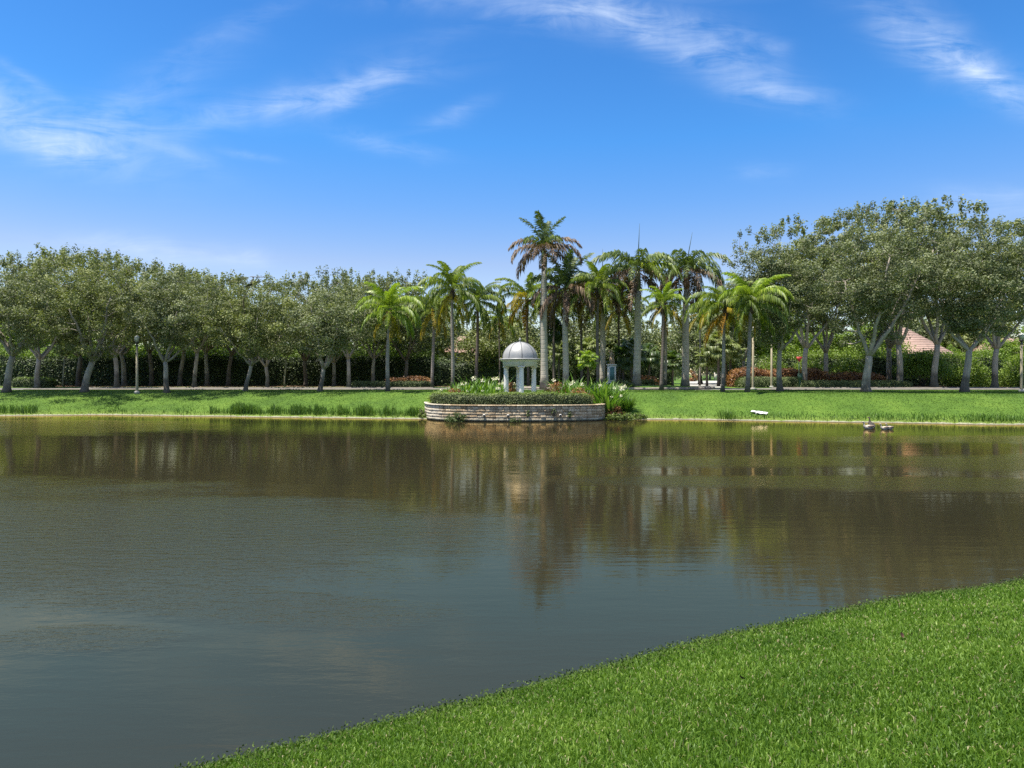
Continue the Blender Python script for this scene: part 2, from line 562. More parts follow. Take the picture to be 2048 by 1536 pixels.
leaf_mat('straw_blade', (0.22, 0.19, 0.09), (0.36, 0.33, 0.18), None, 0.3, 0.6, 0.3)
leaf_mat('edge_leaf', (0.030, 0.050, 0.013), (0.070, 0.110, 0.024), (0.12, 0.17, 0.045), 0.2, 0.75, 0.12)
leaf_mat('frond_green', (0.055, 0.090, 0.016), (0.155, 0.215, 0.032), (0.32, 0.36, 0.06), 0.35, 0.5, 0.35)
leaf_mat('frond_dark', (0.038, 0.065, 0.020), (0.105, 0.150, 0.040), (0.23, 0.28, 0.09), 0.25, 0.5, 0.4)
leaf_mat('frond_bright', (0.08, 0.14, 0.014), (0.21, 0.30, 0.03), (0.40, 0.46, 0.08), 0.4, 0.42, 0.4)
leaf_mat('frond_yellow', (0.16, 0.15, 0.018), (0.34, 0.27, 0.03), (0.48, 0.33, 0.05), 0.4, 0.5, 0.35)
leaf_mat('frond_orange', (0.22, 0.11, 0.02), (0.44, 0.24, 0.03), (0.50, 0.30, 0.05), 0.35, 0.6, 0.3)
leaf_mat('frond_brown', (0.075, 0.048, 0.030), (0.155, 0.105, 0.068), (0.26, 0.19, 0.13), 0.2, 0.6, 0.3)
leaf_mat('fan_leaf', (0.03, 0.06, 0.016), (0.075, 0.12, 0.032), (0.19, 0.23, 0.09), 0.3, 0.4, 0.5)
leaf_mat('fan_leaf_pale', (0.09, 0.12, 0.03), (0.19, 0.23, 0.07), (0.36, 0.36, 0.18), 0.3, 0.45, 0.5)
leaf_mat('large_leaf', (0.028, 0.032, 0.010), (0.04, 0.045, 0.012), None, 0.1, 0.8, 0.1)
leaf_mat('petal', (0.62, 0.58, 0.42), (0.80, 0.76, 0.62), None, 0.3, 0.6, 0.2)
leaf_mat('litter', (0.10, 0.06, 0.035), (0.22, 0.14, 0.09), (0.38, 0.28, 0.2), 0.1, 0.8, 0.1)


def bark_mat(name, c_lo, c_hi, stain=(0.05, 0.042, 0.032), rings=0.0, stain_h=1.6, bsc=(9, 9, 1.6), amt=1.0):
    m, t = new_mat(name)
    tcn = t.n('ShaderNodeTexCoord'); oc = tcn.outputs['Object']
    s_ = t.n('ShaderNodeSeparateXYZ'); t.link(oc, s_.inputs[0])
    mpn = t.n('ShaderNodeMapping'); mpn.inputs['Scale'].default_value = bsc; t.link(oc, mpn.inputs[0])
    n1 = t.noise(mpn.outputs[0], 1.0, 5, 0.65)
    n2 = t.noise(oc, 1.3, 4, 0.6)
    c = t.ramp(t.m('ADD', t.m('MULTIPLY', n1, .6), t.m('MULTIPLY', n2, .4)), [(0.32, c_lo), (0.66, c_hi)])
    oi = t.n('ShaderNodeObjectInfo')
    sh = t.m('ADD', s_.outputs[2], t.m('MULTIPLY', t.m('SUBTRACT', n2, 0.5), 2.2))
    sf = t.mapr(t.m('SUBTRACT', sh, t.m('MULTIPLY', oi.outputs['Random'], 0.8)), stain_h * .75, 0.0)
    c = t.mix(t.m('MULTIPLY', sf, 0.75 * amt), c, stain)
    h = n1
    if rings:
        wv_ = t.m('SINE', t.m('MULTIPLY', t.m('ADD', s_.outputs[2], t.m('MULTIPLY', n2, 0.08)), 2 * math.pi / rings))
        wv_ = t.m('POWER', t.m('MAXIMUM', wv_, 0.0), 6.0)
        c = t.mix(t.m('MULTIPLY', wv_, 0.22), c, tuple(x * .5 for x in c_lo))
        h = t.m('SUBTRACT', n1, wv_)
    finish(t, principled(t, c, 0.85, 0.2, bump(t, h, 0.7, 0.012)).outputs[0])
    return m


bark_mat('oak_bark', (0.18, 0.15, 0.12), (0.43, 0.38, 0.32))
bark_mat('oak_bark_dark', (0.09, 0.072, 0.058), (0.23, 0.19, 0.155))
bark_mat('royal_trunk', (0.30, 0.262, 0.205), (0.50, 0.45, 0.375), (0.13, 0.105, 0.085), 0.42, 1.2, (14, 14, 3), .8)
bark_mat('queen_trunk', (0.16, 0.135, 0.115), (0.34, 0.30, 0.27), (0.05, 0.045, 0.04), 0.22, 2.4, (8, 8, 3), 1.0)
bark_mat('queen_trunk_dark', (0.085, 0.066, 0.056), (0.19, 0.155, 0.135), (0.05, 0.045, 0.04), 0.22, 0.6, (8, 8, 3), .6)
bark_mat('young_trunk', (0.20, 0.17, 0.12), (0.36, 0.32, 0.24), (0.1, 0.09, 0.06), 0, .4)
plain('crown_shaft', (0.12, 0.17, 0.045), (0.07, 0.10, 0.03), 2.0, 0.45, 0.4)
plain('crown_shaft_brown', (0.24, 0.115, 0.05), (0.10, 0.06, 0.038), 4.0, 0.7, 0.3)
plain('dead_sheath', (0.15, 0.10, 0.07), (0.05, 0.036, 0.028), 6.0, 0.9, 0.2, 0.03)
plain('seed_husk', (0.42, 0.31, 0.11), (0.28, 0.19, 0.06), 6.0, 0.7, 0.3)
m, t = new_mat('white_stone')
tcn = t.n('ShaderNodeTexCoord'); oc = tcn.outputs['Object']
mpn = t.n('ShaderNodeMapping'); mpn.inputs['Scale'].default_value = (6, 6, .8); t.link(oc, mpn.inputs[0])
c = t.ramp(t.noise(oc, 1.6, 5, 0.6), [(0.3, (0.62, 0.585, 0.535)), (0.7, (0.76, 0.735, 0.69))])
c = t.mix(t.m('MULTIPLY', t.mapr(t.noise(mpn.outputs[0], 1.0, 5, 0.7), 0.52, 0.72), 0.45), c, (0.34, 0.32, 0.27))
finish(t, principled(t, c, 0.75, 0.3).outputs[0])
plain('dome_metal', (0.38, 0.365, 0.34), (0.23, 0.235, 0.235), 1.1, 0.5, 0.4, 0.004, 5, 0.2)
plain('dome_seam', (0.10, 0.11, 0.12), (0.06, 0.065, 0.07), 4.0, 0.5, 0.4)
plain('statue_stone', (0.46, 0.345, 0.235), (0.24, 0.17, 0.11), 9.0, 0.9, 0.2, 0.02)
plain('teal_panel', (0.12, 0.24, 0.23), (0.08, 0.17, 0.17), 5.0, 0.6, 0.3)
plain('asphalt', (0.19, 0.175, 0.16), (0.12, 0.11, 0.10), 1.2, 0.9, 0.2, 0.004, 60)
plain('concrete', (0.40, 0.385, 0.345), (0.29, 0.275, 0.245), 2.0, 0.9, 0.2, 0.006, 40)
plain('kerb_stone', (0.33, 0.29, 0.24), (0.17, 0.145, 0.12), 2.5, 0.9, 0.2, 0.01, 20)
plain('mulch', (0.13, 0.08, 0.055), (0.05, 0.032, 0.022), 14.0, 0.95, 0.1, 0.04, 18)
plain('joint_backing', (0.20, 0.165, 0.125), (0.12, 0.10, 0.075), 3.0, 0.95, 0.1)
plain('post_concrete', (0.38, 0.33, 0.225), (0.27, 0.235, 0.165), 3.0, 0.85, 0.2)
plain('black_metal', (0.02, 0.02, 0.02), (0.03, 0.03, 0.03), 3.0, 0.4, 0.5)
plain('lamp_glass', (0.72, 0.70, 0.62), (0.62, 0.60, 0.52), 5.0, 0.25, 0.5)
plain('sign_red', (0.45, 0.045, 0.035), (0.36, 0.04, 0.03), 3.0, 0.45, 0.5)
plain('sign_white', (0.75, 0.75, 0.73), (0.68, 0.68, 0.66), 3.0, 0.45, 0.5)
plain('sign_post', (0.04, 0.09, 0.06), (0.03, 0.06, 0.045), 3.0, 0.5, 0.4)
plain('house_wall', (0.62, 0.55, 0.44), (0.52, 0.46, 0.37), 0.8, 0.9, 0.2, 0.004, 20)
plain('roof_tile', (0.44, 0.31, 0.255), (0.31, 0.205, 0.165), 2.2, 0.85, 0.2, 0.01, 12)
plain('window_glass', (0.05, 0.06, 0.07), (0.03, 0.035, 0.04), 1.0, 0.08, 0.6)
plain('cloth_white', (0.80, 0.80, 0.79), (0.70, 0.70, 0.69), 3.0, 0.7, 0.3)
plain('goose_back', (0.26, 0.20, 0.15), (0.13, 0.095, 0.07), 14.0, 0.8, 0.2, 0.01)
plain('goose_pale', (0.52, 0.46, 0.38), (0.38, 0.32, 0.25), 10.0, 0.8, 0.2)
plain('goose_dark', (0.055, 0.045, 0.035), (0.03, 0.026, 0.02), 10.0, 0.7, 0.3)
plain('bill_pink', (0.40, 0.22, 0.17), (0.3, 0.16, 0.13), 10.0, 0.5, 0.4)
plain('dry_leaf', (0.10, 0.05, 0.03), (0.04, 0.022, 0.016), 20.0, 0.8, 0.2)
plain('pvc', (0.62, 0.61, 0.58), (0.5, 0.49, 0.46), 8.0, 0.5, 0.4)
plain('hole_shade', (0.012, 0.011, 0.010), (0.01, 0.01, 0.009), 8.0, 0.9, 0.1)
m, t = new_mat('wall_stone')
tcn = t.n('ShaderNodeTexCoord'); oi = t.n('ShaderNodeObjectInfo')
geo = t.n('ShaderNodeNewGeometry'); P = geo.outputs['Position']
sp = t.n('ShaderNodeSeparateXYZ'); t.link(P, sp.inputs[0])
c = t.ramp(oi.outputs['Random'], [(0.0, (0.36, 0.26, 0.155)), (0.35, (0.60, 0.455, 0.29)), (0.7, (0.74, 0.60, 0.41)), (1.0, (0.46, 0.36, 0.24))])
n1 = t.noise(P, 9.0, 5, 0.7); n2 = t.noise(mapped(t, P, 1.1, 1.1), 1.3, 5, 0.7)
c = t.mix(t.mapr(n1, 0.35, 0.7), t.mix(1.0, c, (0.62, 0.60, 0.58), 'MULTIPLY'), c)
lime = t.m('MAXIMUM', t.mapr(t.m('ADD', sp.outputs[2], t.m('MULTIPLY', n2, -.5)), 0.10, -0.12), t.m('MULTIPLY', t.mapr(sp.outputs[0], -4.3, -5.3), t.mapr(n1, 0.30, 0.42)))  # lime by the waterline; also whitened towards the left end
c = t.mix(t.m('MULTIPLY', lime, 0.7), c, (0.52, 0.48, 0.40))
mst = t.n('ShaderNodeMapping'); mst.inputs['Scale'].default_value = (2.6, .6, .35); t.link(P, mst.inputs[0])
strk = t.mapr(t.noise(mst.outputs[0], 1.0, 5, 0.7), 0.50, 0.70)
c = t.mix(t.m('MULTIPLY', strk, 0.62), c, (0.10, 0.085, 0.06))
alg = t.mapr(t.m('ADD', sp.outputs[2], t.m('MULTIPLY', n2, -.35)), 0.04, -0.06)
c = t.mix(t.m('MULTIPLY', alg, 0.6), c, (0.07, 0.085, 0.035))
c = t.mix(t.m('MULTIPLY', t.mapr(sp.outputs[2], 0.10, 0.03), .85), c, (0.03, 0.028, 0.022))
finish(t, principled(t, c, 0.92, 0.15, bump(t, n1, 1.0, 0.05)).outputs[0])

# ------------------------------------------------------------------ ground, water, road
def lines(segs):
    out = []
    for a, b, s in segs:
        out += list(np.arange(a, b, s))
    return np.array(out + [segs[-1][1]])


gx = lines([(-4000, -400, 600), (-400, -110, 30), (-110, -46, 2.0), (-46, -9, 0.5), (-9, 12, 0.22), (12, 46, 0.5), (46, 110, 2.0), (110, 400, 30), (400, 4000, 600)])
gy = lines([(-400, -40, 60), (-40, -4, 4), (-4, 2, 0.5), (2, 16, 0.22), (16, 40, 1.0), (40, 64, 0.25), (64, 76, 0.4), (76, 120, 4), (120, 400, 30), (400, 6000, 700)])
GX, GY = np.meshgrid(gx, gy)
GZ = gz(GX, GY)
und = np.array([[mnoise.noise(Vector((x * .25, y * .25, 3))) for x in gx] for y in gy]) * 0.07
sdm = sdist(GX, GY)
GZ = GZ + und * np.clip(sdm / 2, 0, 1) * np.clip((62 - GY) / 3, 0, 1)
nx, ny = len(gx), len(gy)
ii, jj = np.meshgrid(np.arange(nx - 1), np.arange(ny - 1))
a = (jj * nx + ii).ravel()
ground = obj('ground', npmesh('ground', np.stack([GX.ravel(), GY.ravel(), GZ.ravel()], 1), np.stack([a, a + 1, a + 1 + nx, a + nx], 1), M['lawn'], smooth=True))
tag(ground, 'grassy banks and level lawn around the pond', kind='structure')


def gfull(x, y):
    """height of the built ground (bilinear on the grid)"""
    x = np.asarray(x, float); y = np.asarray(y, float)
    i = np.clip(np.searchsorted(gx, x) - 1, 0, nx - 2); j = np.clip(np.searchsorted(gy, y) - 1, 0, ny - 2)
    fx = (x - gx[i]) / (gx[i + 1] - gx[i]); fy = (y - gy[j]) / (gy[j + 1] - gy[j])
    return (GZ[j, i] * (1 - fx) * (1 - fy) + GZ[j, i + 1] * fx * (1 - fy) + GZ[j + 1, i] * (1 - fx) * fy + GZ[j + 1, i + 1] * fx * fy)


def gf(x, y):
    return float(gfull(np.array([x]), np.array([y]))[0])


water = obj('water', npmesh('water', [(-115, -8, 0), (72, -8, 0), (72, 58, 0), (-115, 58, 0)], np.array([[0, 1, 2, 3]]), M['pond_water']))
tag(water, 'dark rippled pond reflecting trees and sky', kind='structure')

zr = PLAT + 0.006
road = MB()
road.add([(-140, 64.4, zr), (1.4, 64.4, zr), (1.4, 72.6, zr), (-140, 72.6, zr)], [(0, 1, 2, 3)])
rr = np.linspace(0, 1, 2)
# ring round the planting island
an = np.linspace(0, 2 * math.pi, 49)[:-1]
inn = np.stack([ISL[0] + ISL[2] * 1.005 * np.cos(an), ISL[1] + ISL[3] * 1.005 * np.sin(an), np.full(48, zr)], 1)
outr = np.stack([np.clip(ISL[0] + (ISL[2] + 6) * 1.4 * np.cos(an), 1.4, 21.8), np.clip(ISL[1] + (ISL[3] + 4) * 1.4 * np.sin(an), 63.2, 75.4), np.full(48, zr)], 1)
i = np.arange(48); j = (i + 1) % 48
road.add(np.concatenate([inn, outr]), np.stack([i, 48 + i, 48 + j, j], 1))
road.add([(21.8, 64.2, zr), (140, 64.2, zr), (140, 72.2, zr), (21.8, 72.2, zr)], [(0, 1, 2, 3)])
rd = road.build('road', M['asphalt']); tag(rd, 'pale road running behind the pond lawn', kind='structure')
dv = MB()
cl_ = [(20.2, 75.5, 3.0), (22.6, 82, 2.6), (24.6, 88, 2.5), (30, 108, 2.9), (36.5, 131, 3.3), (46, 165, 3.6)]
vs = []
for (x, y, hw) in cl_:
    vs += [(x - hw, y, PLAT + .010), (x + hw, y, PLAT + .010)]
dv.add(vs, [(2 * k, 2 * k + 1, 2 * k + 3, 2 * k + 2) for k in range(len(cl_) - 1)])
tag(dv.build('entrance_road', M['concrete']), 'pale entrance road leading away to the gate', kind='structure')


def kerb(pts, label, group, w_=0.16, h_=0.13, seg=1.2, closed=False):
    """a run of kerb stones, each stone a part"""
    e = empty('kerb', (pts[0][0], pts[0][1], PLAT), label, 'kerb', group)
    e['kind'] = 'structure'
    pts = np.array(pts, float)
    dd = np.concatenate([[0], np.cumsum(np.linalg.norm(np.diff(pts, axis=0), axis=1))])
    n = int(dd[-1] / seg)
    s = np.linspace(0, dd[-1], n + 1)
    px_ = np.interp(s, dd, pts[:, 0]); py_ = np.interp(s, dd, pts[:, 1])
    me = MB().box((0, 0, 0), (1, 1, 1)).mesh('kerb_stone', M['kerb_stone'])
    for k in range(n):
        o = obj('kerb_stone', me, e)
        L = math.hypot(px_[k + 1] - px_[k], py_[k + 1] - py_[k])
        o.location = ((px_[k] + px_[k + 1]) / 2 - pts[0][0], (py_[k] + py_[k + 1]) / 2 - pts[0][1], h_ / 2 - .03 + R.uniform(-.008, .008))
        o.rotation_euler = (0, 0, math.atan2(py_[k + 1] - py_[k], px_[k + 1] - px_[k]))
        o.scale = (L - .02, w_, h_)
    return e


kerb([(-46, 72.7), (1.2, 72.7)], 'kerb along the back of the road behind the left oaks', 'road kerbs', seg=1.6)
kerb([(-46, 64.3), (1.2, 64.3)], 'kerb between the pond lawn and the road under the left oaks', 'road kerbs', seg=1.6)
kerb([(22, 64.1), (48, 64.1)], 'kerb between the pond lawn and the road under the right oaks', 'road kerbs', seg=1.6)
kerb([(27.5, 72.3), (54, 72.3)], 'kerb along the back of the road before the low right hedge', 'road kerbs', seg=1.6)
kerb([(ISL[0] + ISL[2] * 1.0 * math.cos(a_), ISL[1] + ISL[3] * 1.0 * math.sin(a_)) for a_ in np.linspace(-math.pi, math.pi, 60)],
     'rough stone kerb round the planted island with the royal palms', None, 0.3, 0.26, 0.8)

zm = PLAT + 0.005
mb = MB()
for (x0, x1, y0, y1) in [(-62, -5.5, 80.5, 92), (27, 60, 75.6, 90)]:
    mb.add([(x0, y0, zm), (x1, y0, zm), (x1, y1, zm), (x0, y1, zm)], [(0, 1, 2, 3)])
tag(mb.build('planting_bed', M['mulch']), 'brown mulch beds under the hedges', kind='structure')

# ------------------------------------------------------------------ leaves in bulk
def leafset(C, size, rg, up=0.5, aspect=0.55, outward=None):
    """pointed leaf quads at centres C; returns verts, quads"""
    n = len(C)
    N = rg.normal(size=(n, 3)); N[:, 2] += up * 1.6
    if outward is not None:
        N += outward
    N /= np.linalg.norm(N, axis=1)[:, None] + 1e-9
    T = rg.normal(size=(n, 3)); T -= (T * N).sum(1)[:, None] * N
    T /= np.linalg.norm(T, axis=1)[:, None] + 1e-9
    B = np.cross(N, T)
    s = (size * (0.7 + 0.6 * rg.random(n)))[:, None]
    a_ = T * s * .5; b_ = B * s * .5 * aspect
    Vv = np.stack([C - a_, C - a_ * .05 - b_, C + a_, C + a_ * -.05 + b_], 1).reshape(-1, 3)
    Q = np.arange(4 * n).reshape(n, 4)
    return Vv, Q


def clustered(rg, cen, n_each, sig, size, up=0.5, flat=.75, aspect=.6):
    k = len(cen)
    cid = np.repeat(np.arange(k), n_each)
    if flat == .75: flat = .62
    dr_ = rg.normal(size=(len(cid), 3)); dr_ /= np.linalg.norm(dr_, axis=1)[:, None] + 1e-9
    off = dr_ * (rg.random(len(cid)) ** .38)[:, None] * sig * 1.75 * np.array([1, 1, flat])
    scl = (0.7 + 0.6 * rg.random(k))[cid][:, None]
    C = cen[cid] + off * scl
    Vv, Q = leafset(C, size, rg, up, aspect, dr_ * 1.7)
    tint = np.clip(0.22 + 0.46 * rg.random(k)[cid] + 0.35 * (rg.random(len(cid)) - .35), 0, 1)
    return Vv, Q, tint


def oak_meshes(seed, H, fork, rx, ry, lean=(0, 0), cshift=(0, 0), r0=.3, ncl=250, nleaf=54, lmat='oak_leaf', bmat='oak_bark', lsize=.2, nl=4, low=.2, limb=None, sig=.43):
    rg = np.random.default_rng(seed)
    fk = np.array([lean[0], lean[1], fork])
    top = H - .35
    cz0 = fork + low
    cz = (top + cz0) / 2; rz = (top - cz0) / 2
    cc = np.array([lean[0] * 1.3 + cshift[0], lean[1] * 1.3 + cshift[1], cz])
    lobes = rg.normal(size=(9, 3)); lobes /= np.linalg.norm(lobes, axis=1)[:, None]
    la = rg.uniform(-.48, .36, 9)
    cen = []
    while len(cen) < ncl:
        d = rg.normal(size=3); d /= np.linalg.norm(d)
        u = rg.random() ** (1 / 2.1)
        f = 1 + sum(a_ * max(0, np.dot(d, l)) ** 3 for a_, l in zip(la, lobes))
        f = min(max(f, .55), 1.16)
        wz = .74 + .26 * min(1, (d[2] * u + 1) / 0.8)                 # vase: narrower at the bottom
        p = cc + d * u * f * np.array([rx * wz, ry * wz, rz])
        if p[2] > H: continue
        cen.append(p)
    cen = np.array(cen)
    # a few upright sprays on top
    ns = 24
    sx = cc[0] + rg.uniform(-.75, .75, ns) * rx; sy = cc[1] + rg.uniform(-.7, .7, ns) * ry
    k = np.sqrt(np.clip(1 - ((sx - cc[0]) / rx) ** 2 * .8 - ((sy - cc[1]) / ry) ** 2 * .8, .05, 1))
    sz = cc[2] + rz * k * .97 + rg.uniform(-.1, .65, ns)
    spr = np.stack([sx, sy, sz], 1)
    Vl, Ql, tl = clustered(rg, cen, nleaf, sig, lsize, 0.55)
    V2, Q2, t2 = clustered(rg, spr, nleaf // 2, .17, lsize, .3, 1.9)
    Vl = np.concatenate([Vl, V2]); Ql = np.concatenate([Ql, Q2 + len(Vl) - len(V2)]); tl = np.concatenate([tl, t2])
    crown = npmesh('crown', Vl, Ql, M[lmat], tl)
    # trunk and limbs
    mb = MB()
    zs = np.linspace(-.15, fork, 7)
    tt = np.clip(zs / fork, 0, 1)
    bx = np.stack([lean[0] * tt ** 1.3 + .05 * np.sin(tt * 5 + seed), lean[1] * tt ** 1.3, zs], 1)
    bx[-1] = fk
    fl = np.where(tt < .1, 1.45, 1.0) + .25 * np.exp(-tt * 9)
    mb.tube(bx, r0 * fl * (1 - .22 * tt), 10)
    nodes = []                                  # (pos, radius)
    az0 = rg.uniform(0, 6.28)
    targets = []
    if limb is not None:
        targets += [np.array(q) for q in limb]
    for k in range(nl - len(targets)):
        a_ = az0 + k * 2 * math.pi / nl + rg.uniform(-.35, .35)
        rr_ = rg.uniform(.42, .68)
        targets.append(cc + np.array([rx * rr_ * math.cos(a_), ry * rr_ * math.sin(a_), rz * rg.uniform(-.35, .3)]))
    for tg_ in targets:
        d = tg_ - fk
        L = np.linalg.norm(d)
        s = np.linspace(0, 1, 9)[:, None]
        mid = fk + d * .45 + np.array([d[0] * .10, d[1] * .10, -.05 * L + rg.uniform(-.2, .3)])
        pts = (1 - s) ** 2 * (fk - [0, 0, .12]) + 2 * s * (1 - s) * mid + s ** 2 * tg_
        pts[1:-1] += rg.normal(size=(7, 3)) * .06
        rad = r0 * .56 * (1 - .70 * s[:, 0])
        mb.tube(pts, rad, 7)
        nodes += [(p, r) for p, r in zip(pts[2:], rad[2:])]
    cen = np.concatenate([cen, spr])
    order = np.argsort(np.linalg.norm(cen - fk, axis=1))
    for k in order:
        c_ = cen[k]
        if len(nodes) > 1500: break
        P_ = np.array([n_[0] for n_ in nodes]); rd_ = np.array([n_[1] for n_ in nodes])
        cost = np.linalg.norm(P_ - c_, axis=1) + 1.2 * np.maximum(0, P_[:, 2] - c_[2]) - 4 * rd_
        b_ = int(np.argmin(cost))
        p0, r_ = nodes[b_]
        r1 = max(.018, min(r_ * .62, .085))
        mid = (p0 + c_) / 2 + rg.normal(size=3) * .12 + np.array([0, 0, -.06])
        q1 = p0 * .7 + mid * .3
        mb.tube([p0, q1, mid, c_], [r1, r1 * .9, r1 * .75, r1 * .4], 4, cap=False)
        nodes.append((mid, r1 * .75)); nodes.append((c_, r1 * .5))
    trunk = mb.mesh('trunk', M[bmat], True)
    return trunk, crown


def put_tree(name, px, D, meshes, label, cat='tree', group=None, rz=0.0, sc=1.0, x=None):
    x = X(px, D) if x is None else x
    e = empty(name, (x, D, gf(x, D) - .02), label, cat, group, rz)
    e.scale = (sc, sc, sc)
    for nm, me in meshes:
        obj(nm, me, e)
    return e


def hgt(py, D, x=None):
    return Z(py, D) - PLAT


GL = 'oaks lining the road behind the left lawn'
GR = 'oaks lining the road behind the right lawn'
front = [
    # px, D, top y, fork y, rx, lean px, crown shift px, trunk radius, label, seed, limbs
    (12, 59.0, 512, 696, 4.4, 14, 0, .33, 'thick leaning oak at the left edge of the picture, its trunk tilting right', 1, 4),
    (168, 59.0, 503, 706, 4.6, 18, -8, .33, 'oak with pale trunk dark at the foot, second front oak from the left', 2, 5),
    (334, 59.0, 528, 706, 4.3, -4, 8, .26, 'slender pale oak just right of the left lamp post', 3, 4),
    (492, 59.3, 556, 716, 4.2, 10, 0, .22, 'low forking oak with a dark foot, broad dark leaves of a stray branch added at its top', 4, 4),
    (641, 59.5, 546, 722, 4.4, 6, 14, .25, 'oak with leaning trunk and long limb reaching left, near the lone feathery palm', 5, 4),
]
for (px, D, ty, fy, rx, ln, cs, r0, lab, sd_, nl) in front:
    H = hgt(ty, D); fk = hgt(fy + 13, D)
    k = D / F
    tr, cr = oak_meshes(sd_, H, fk, rx + .8, 4.7, (ln * k, 0), (cs * k, 0), r0 * .85, 205, 125, 'oak_leaf' if sd_ % 2 else 'oak_leaf_yellow', 'oak_bark', .165, nl + 1)
    put_tree('oak_tree', px, D, [('trunk', tr), ('crown', cr)], lab, group=GL)
    if px == 492:  # leaves of a stray near branch, added to this oak on a made-up stem
        big = bpy.data.objects[col.objects[-1].name].parent
        for (x0, y0, x1, y1, wd) in [(455, 562, 500, 554, .42), (488, 574, 524, 558, .42), (530, 569, 545, 555, .28)]:
            n = 7
            s = np.linspace(0, 1, n)
            cxl = X(x0 + (x1 - x0) * s, D - 2) - X(px, D); czl = Z(y0 + (y1 - y0) * s, D - 2) - PLAT
            wdt = wd * np.sin(np.clip(s * .95 + .05, 0, 1) * math.pi) ** .8
            up_ = np.stack([cxl, np.full(n, -2.0) + .25 * np.sin(s * 3), czl + wdt * .32], 1)
            dn_ = np.stack([cxl, np.full(n, -2.1), czl - wdt * .55], 1)
            Vb = np.concatenate([up_, dn_])
            o = obj('large_leaf', npmesh('large_leaf', Vb, np.array([(i_, i_ + 1, n + i_ + 1, n + i_) for i_ in range(n - 1)]), M['large_leaf'], np.full(n - 1, .4)), big)
        st = MB().tube([(X(498, 57) - X(492, D), -2.0, Z(553, 57.3) - PLAT), (X(515, 57) - X(492, D), -2.0, Z(554, 57.3) - PLAT), (X(542, 57) - X(492, D), -2.0, Z(553.5, 57.3) - PLAT)], [.03, .03, .02], 4)
        st.tube([(X(505, 57) - X(492, D), -2.0, Z(554, 57.3) - PLAT), (.3, -1.4, Z(600, 57.3) - PLAT), (.2, -.5, Z(660, 57.3) - PLAT)], [.03, .05, .07], 4)
        st.build('twig', M['oak_bark_dark'], big)

# shared meshes for the second and third rows
var = []
for s_ in range(5):
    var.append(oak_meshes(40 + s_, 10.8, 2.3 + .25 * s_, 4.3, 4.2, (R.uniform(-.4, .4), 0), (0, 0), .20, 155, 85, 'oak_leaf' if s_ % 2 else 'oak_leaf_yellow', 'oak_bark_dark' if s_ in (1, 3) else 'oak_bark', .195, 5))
second = [
    (74, 74.5, 500, 0, 'slim oak behind the road between the two leftmost front oaks'),
    (235, 74.5, 516, 2, 'upright pinkish-trunked oak behind the road, left of the left lamp post'),
    (389, 76, 545, 4, 'thin-trunked oak behind the road, beside a twin thin trunk'),
    (535, 74.5, 568, 0, 'oak with a low hooked limb behind the road, right of the low forking oak'),
    (698, 74.5, 545, 2, 'spreading oak at the end of the low clipped hedge left of the lone feathery palm'),
    (158, 84, 505, 1, 'dark-trunked oak in deep shade directly behind the second front oak'),
    (304, 84, 530, 3, 'dark-trunked oak in shade against the tall hedge, right of the left lamp post'),
    (456, 84, 552, 3, 'dark-trunked oak in shade against the tall hedge, left of the low forking oak'),
    (611, 84, 552, 1, 'dark oak against the tall hedge, just left of the oak with the long left limb'),
    (414, 84, 548, 4, 'grey oak at the tall hedge between the slender pale and low forking oaks'),
    (250, 84, 520, 2, 'slim oak at the tall hedge directly left of the left lamp post'),
    (668, 84, 550, 0, 'slim oak at the tall hedge just right of the long-limbed oak'),
    (360, 84.5, 540, 4, 'slim oak at the tall hedge right of the slender pale oak'),
    (745, 83, 548, 2, 'oak behind the low clipped hedge, left of the lone feathery palm'),
    (812, 84, 548, 1, 'oak behind the croton bed between the lone feathery palm and the palm group'),
]
for k, (px, D, ty, vi, lab) in enumerate(second):
    tr, cr = var[vi]
    put_tree('oak_tree', px, D, [('trunk', tr), ('crown', cr)], lab, group=GL, rz=k * 1.3, sc=hgt(ty, D) / 10.8)
yt = oak_meshes(60, 5.6, 3.4, 1.3, 1.3, (.1, 0), (0, 0), .10, 30, 40, 'oak_leaf', 'young_trunk', .2, 3)
for px, D, lab in [(127, 80, 'thin pole-straight young tree before the tall hedge, between the two leftmost front oaks'), (570, 80, 'thin young tree before the tall hedge, between the hooked oak and the dark oak')]:
    put_tree('young_tree', px, D, [('trunk', yt[0]), ('crown', yt[1])], lab, group='thin young trees before the tall hedge')

right = [
    (1559, 59.2, 456, 700, 4.4, 4.2, 0, -24, .27, 'slim tall oak right of the lamp posts, its long limb rising right', 21, 3, [(3.1, 0, 8.2)]),
    (1732, 55.6, 410, 712, 5.6, 4.8, 6, 8, .37, 'largest thick-trunked oak on the right, a heavy limb sweeping up to the right', 22, 5, [(3.6, -.3, 8.6), (-1.8, -.2, 9)]),
    (1930, 54.8, 440, 700, 5.0, 4.5, 8, -2, .31, 'front oak with dark base right of the tiled roof, nearest the right edge', 23, 5, [(-2.6, 0, 6.8), (3.0, 0, 7.0)]),
]
for (px, D, ty, fy, rx, ry, ln, cs, r0, lab, sd_, nl, lm) in right:
    H = hgt(ty, D); fk = hgt(fy, D); k = D / F
    tr, cr = oak_meshes(sd_, H, fk, rx, ry, (ln * k, 0), (cs * k, 0), r0 * .9, 255, 135, 'oak_leaf', 'oak_bark', .17, nl, .4, lm)
    put_tree('oak_tree', px, D, [('trunk', tr), ('crown', cr)], lab, group=GR)
rvar = [oak_meshes(70 + s_, 15.5, 3.6, 5.2, 5.0, (R.uniform(-.3, .3), 0), (0, 0), .26, 210, 88, 'oak_leaf' if s_ else 'oak_leaf_yellow', 'oak_bark', .23, 5, 1.4) for s_ in range(3)]
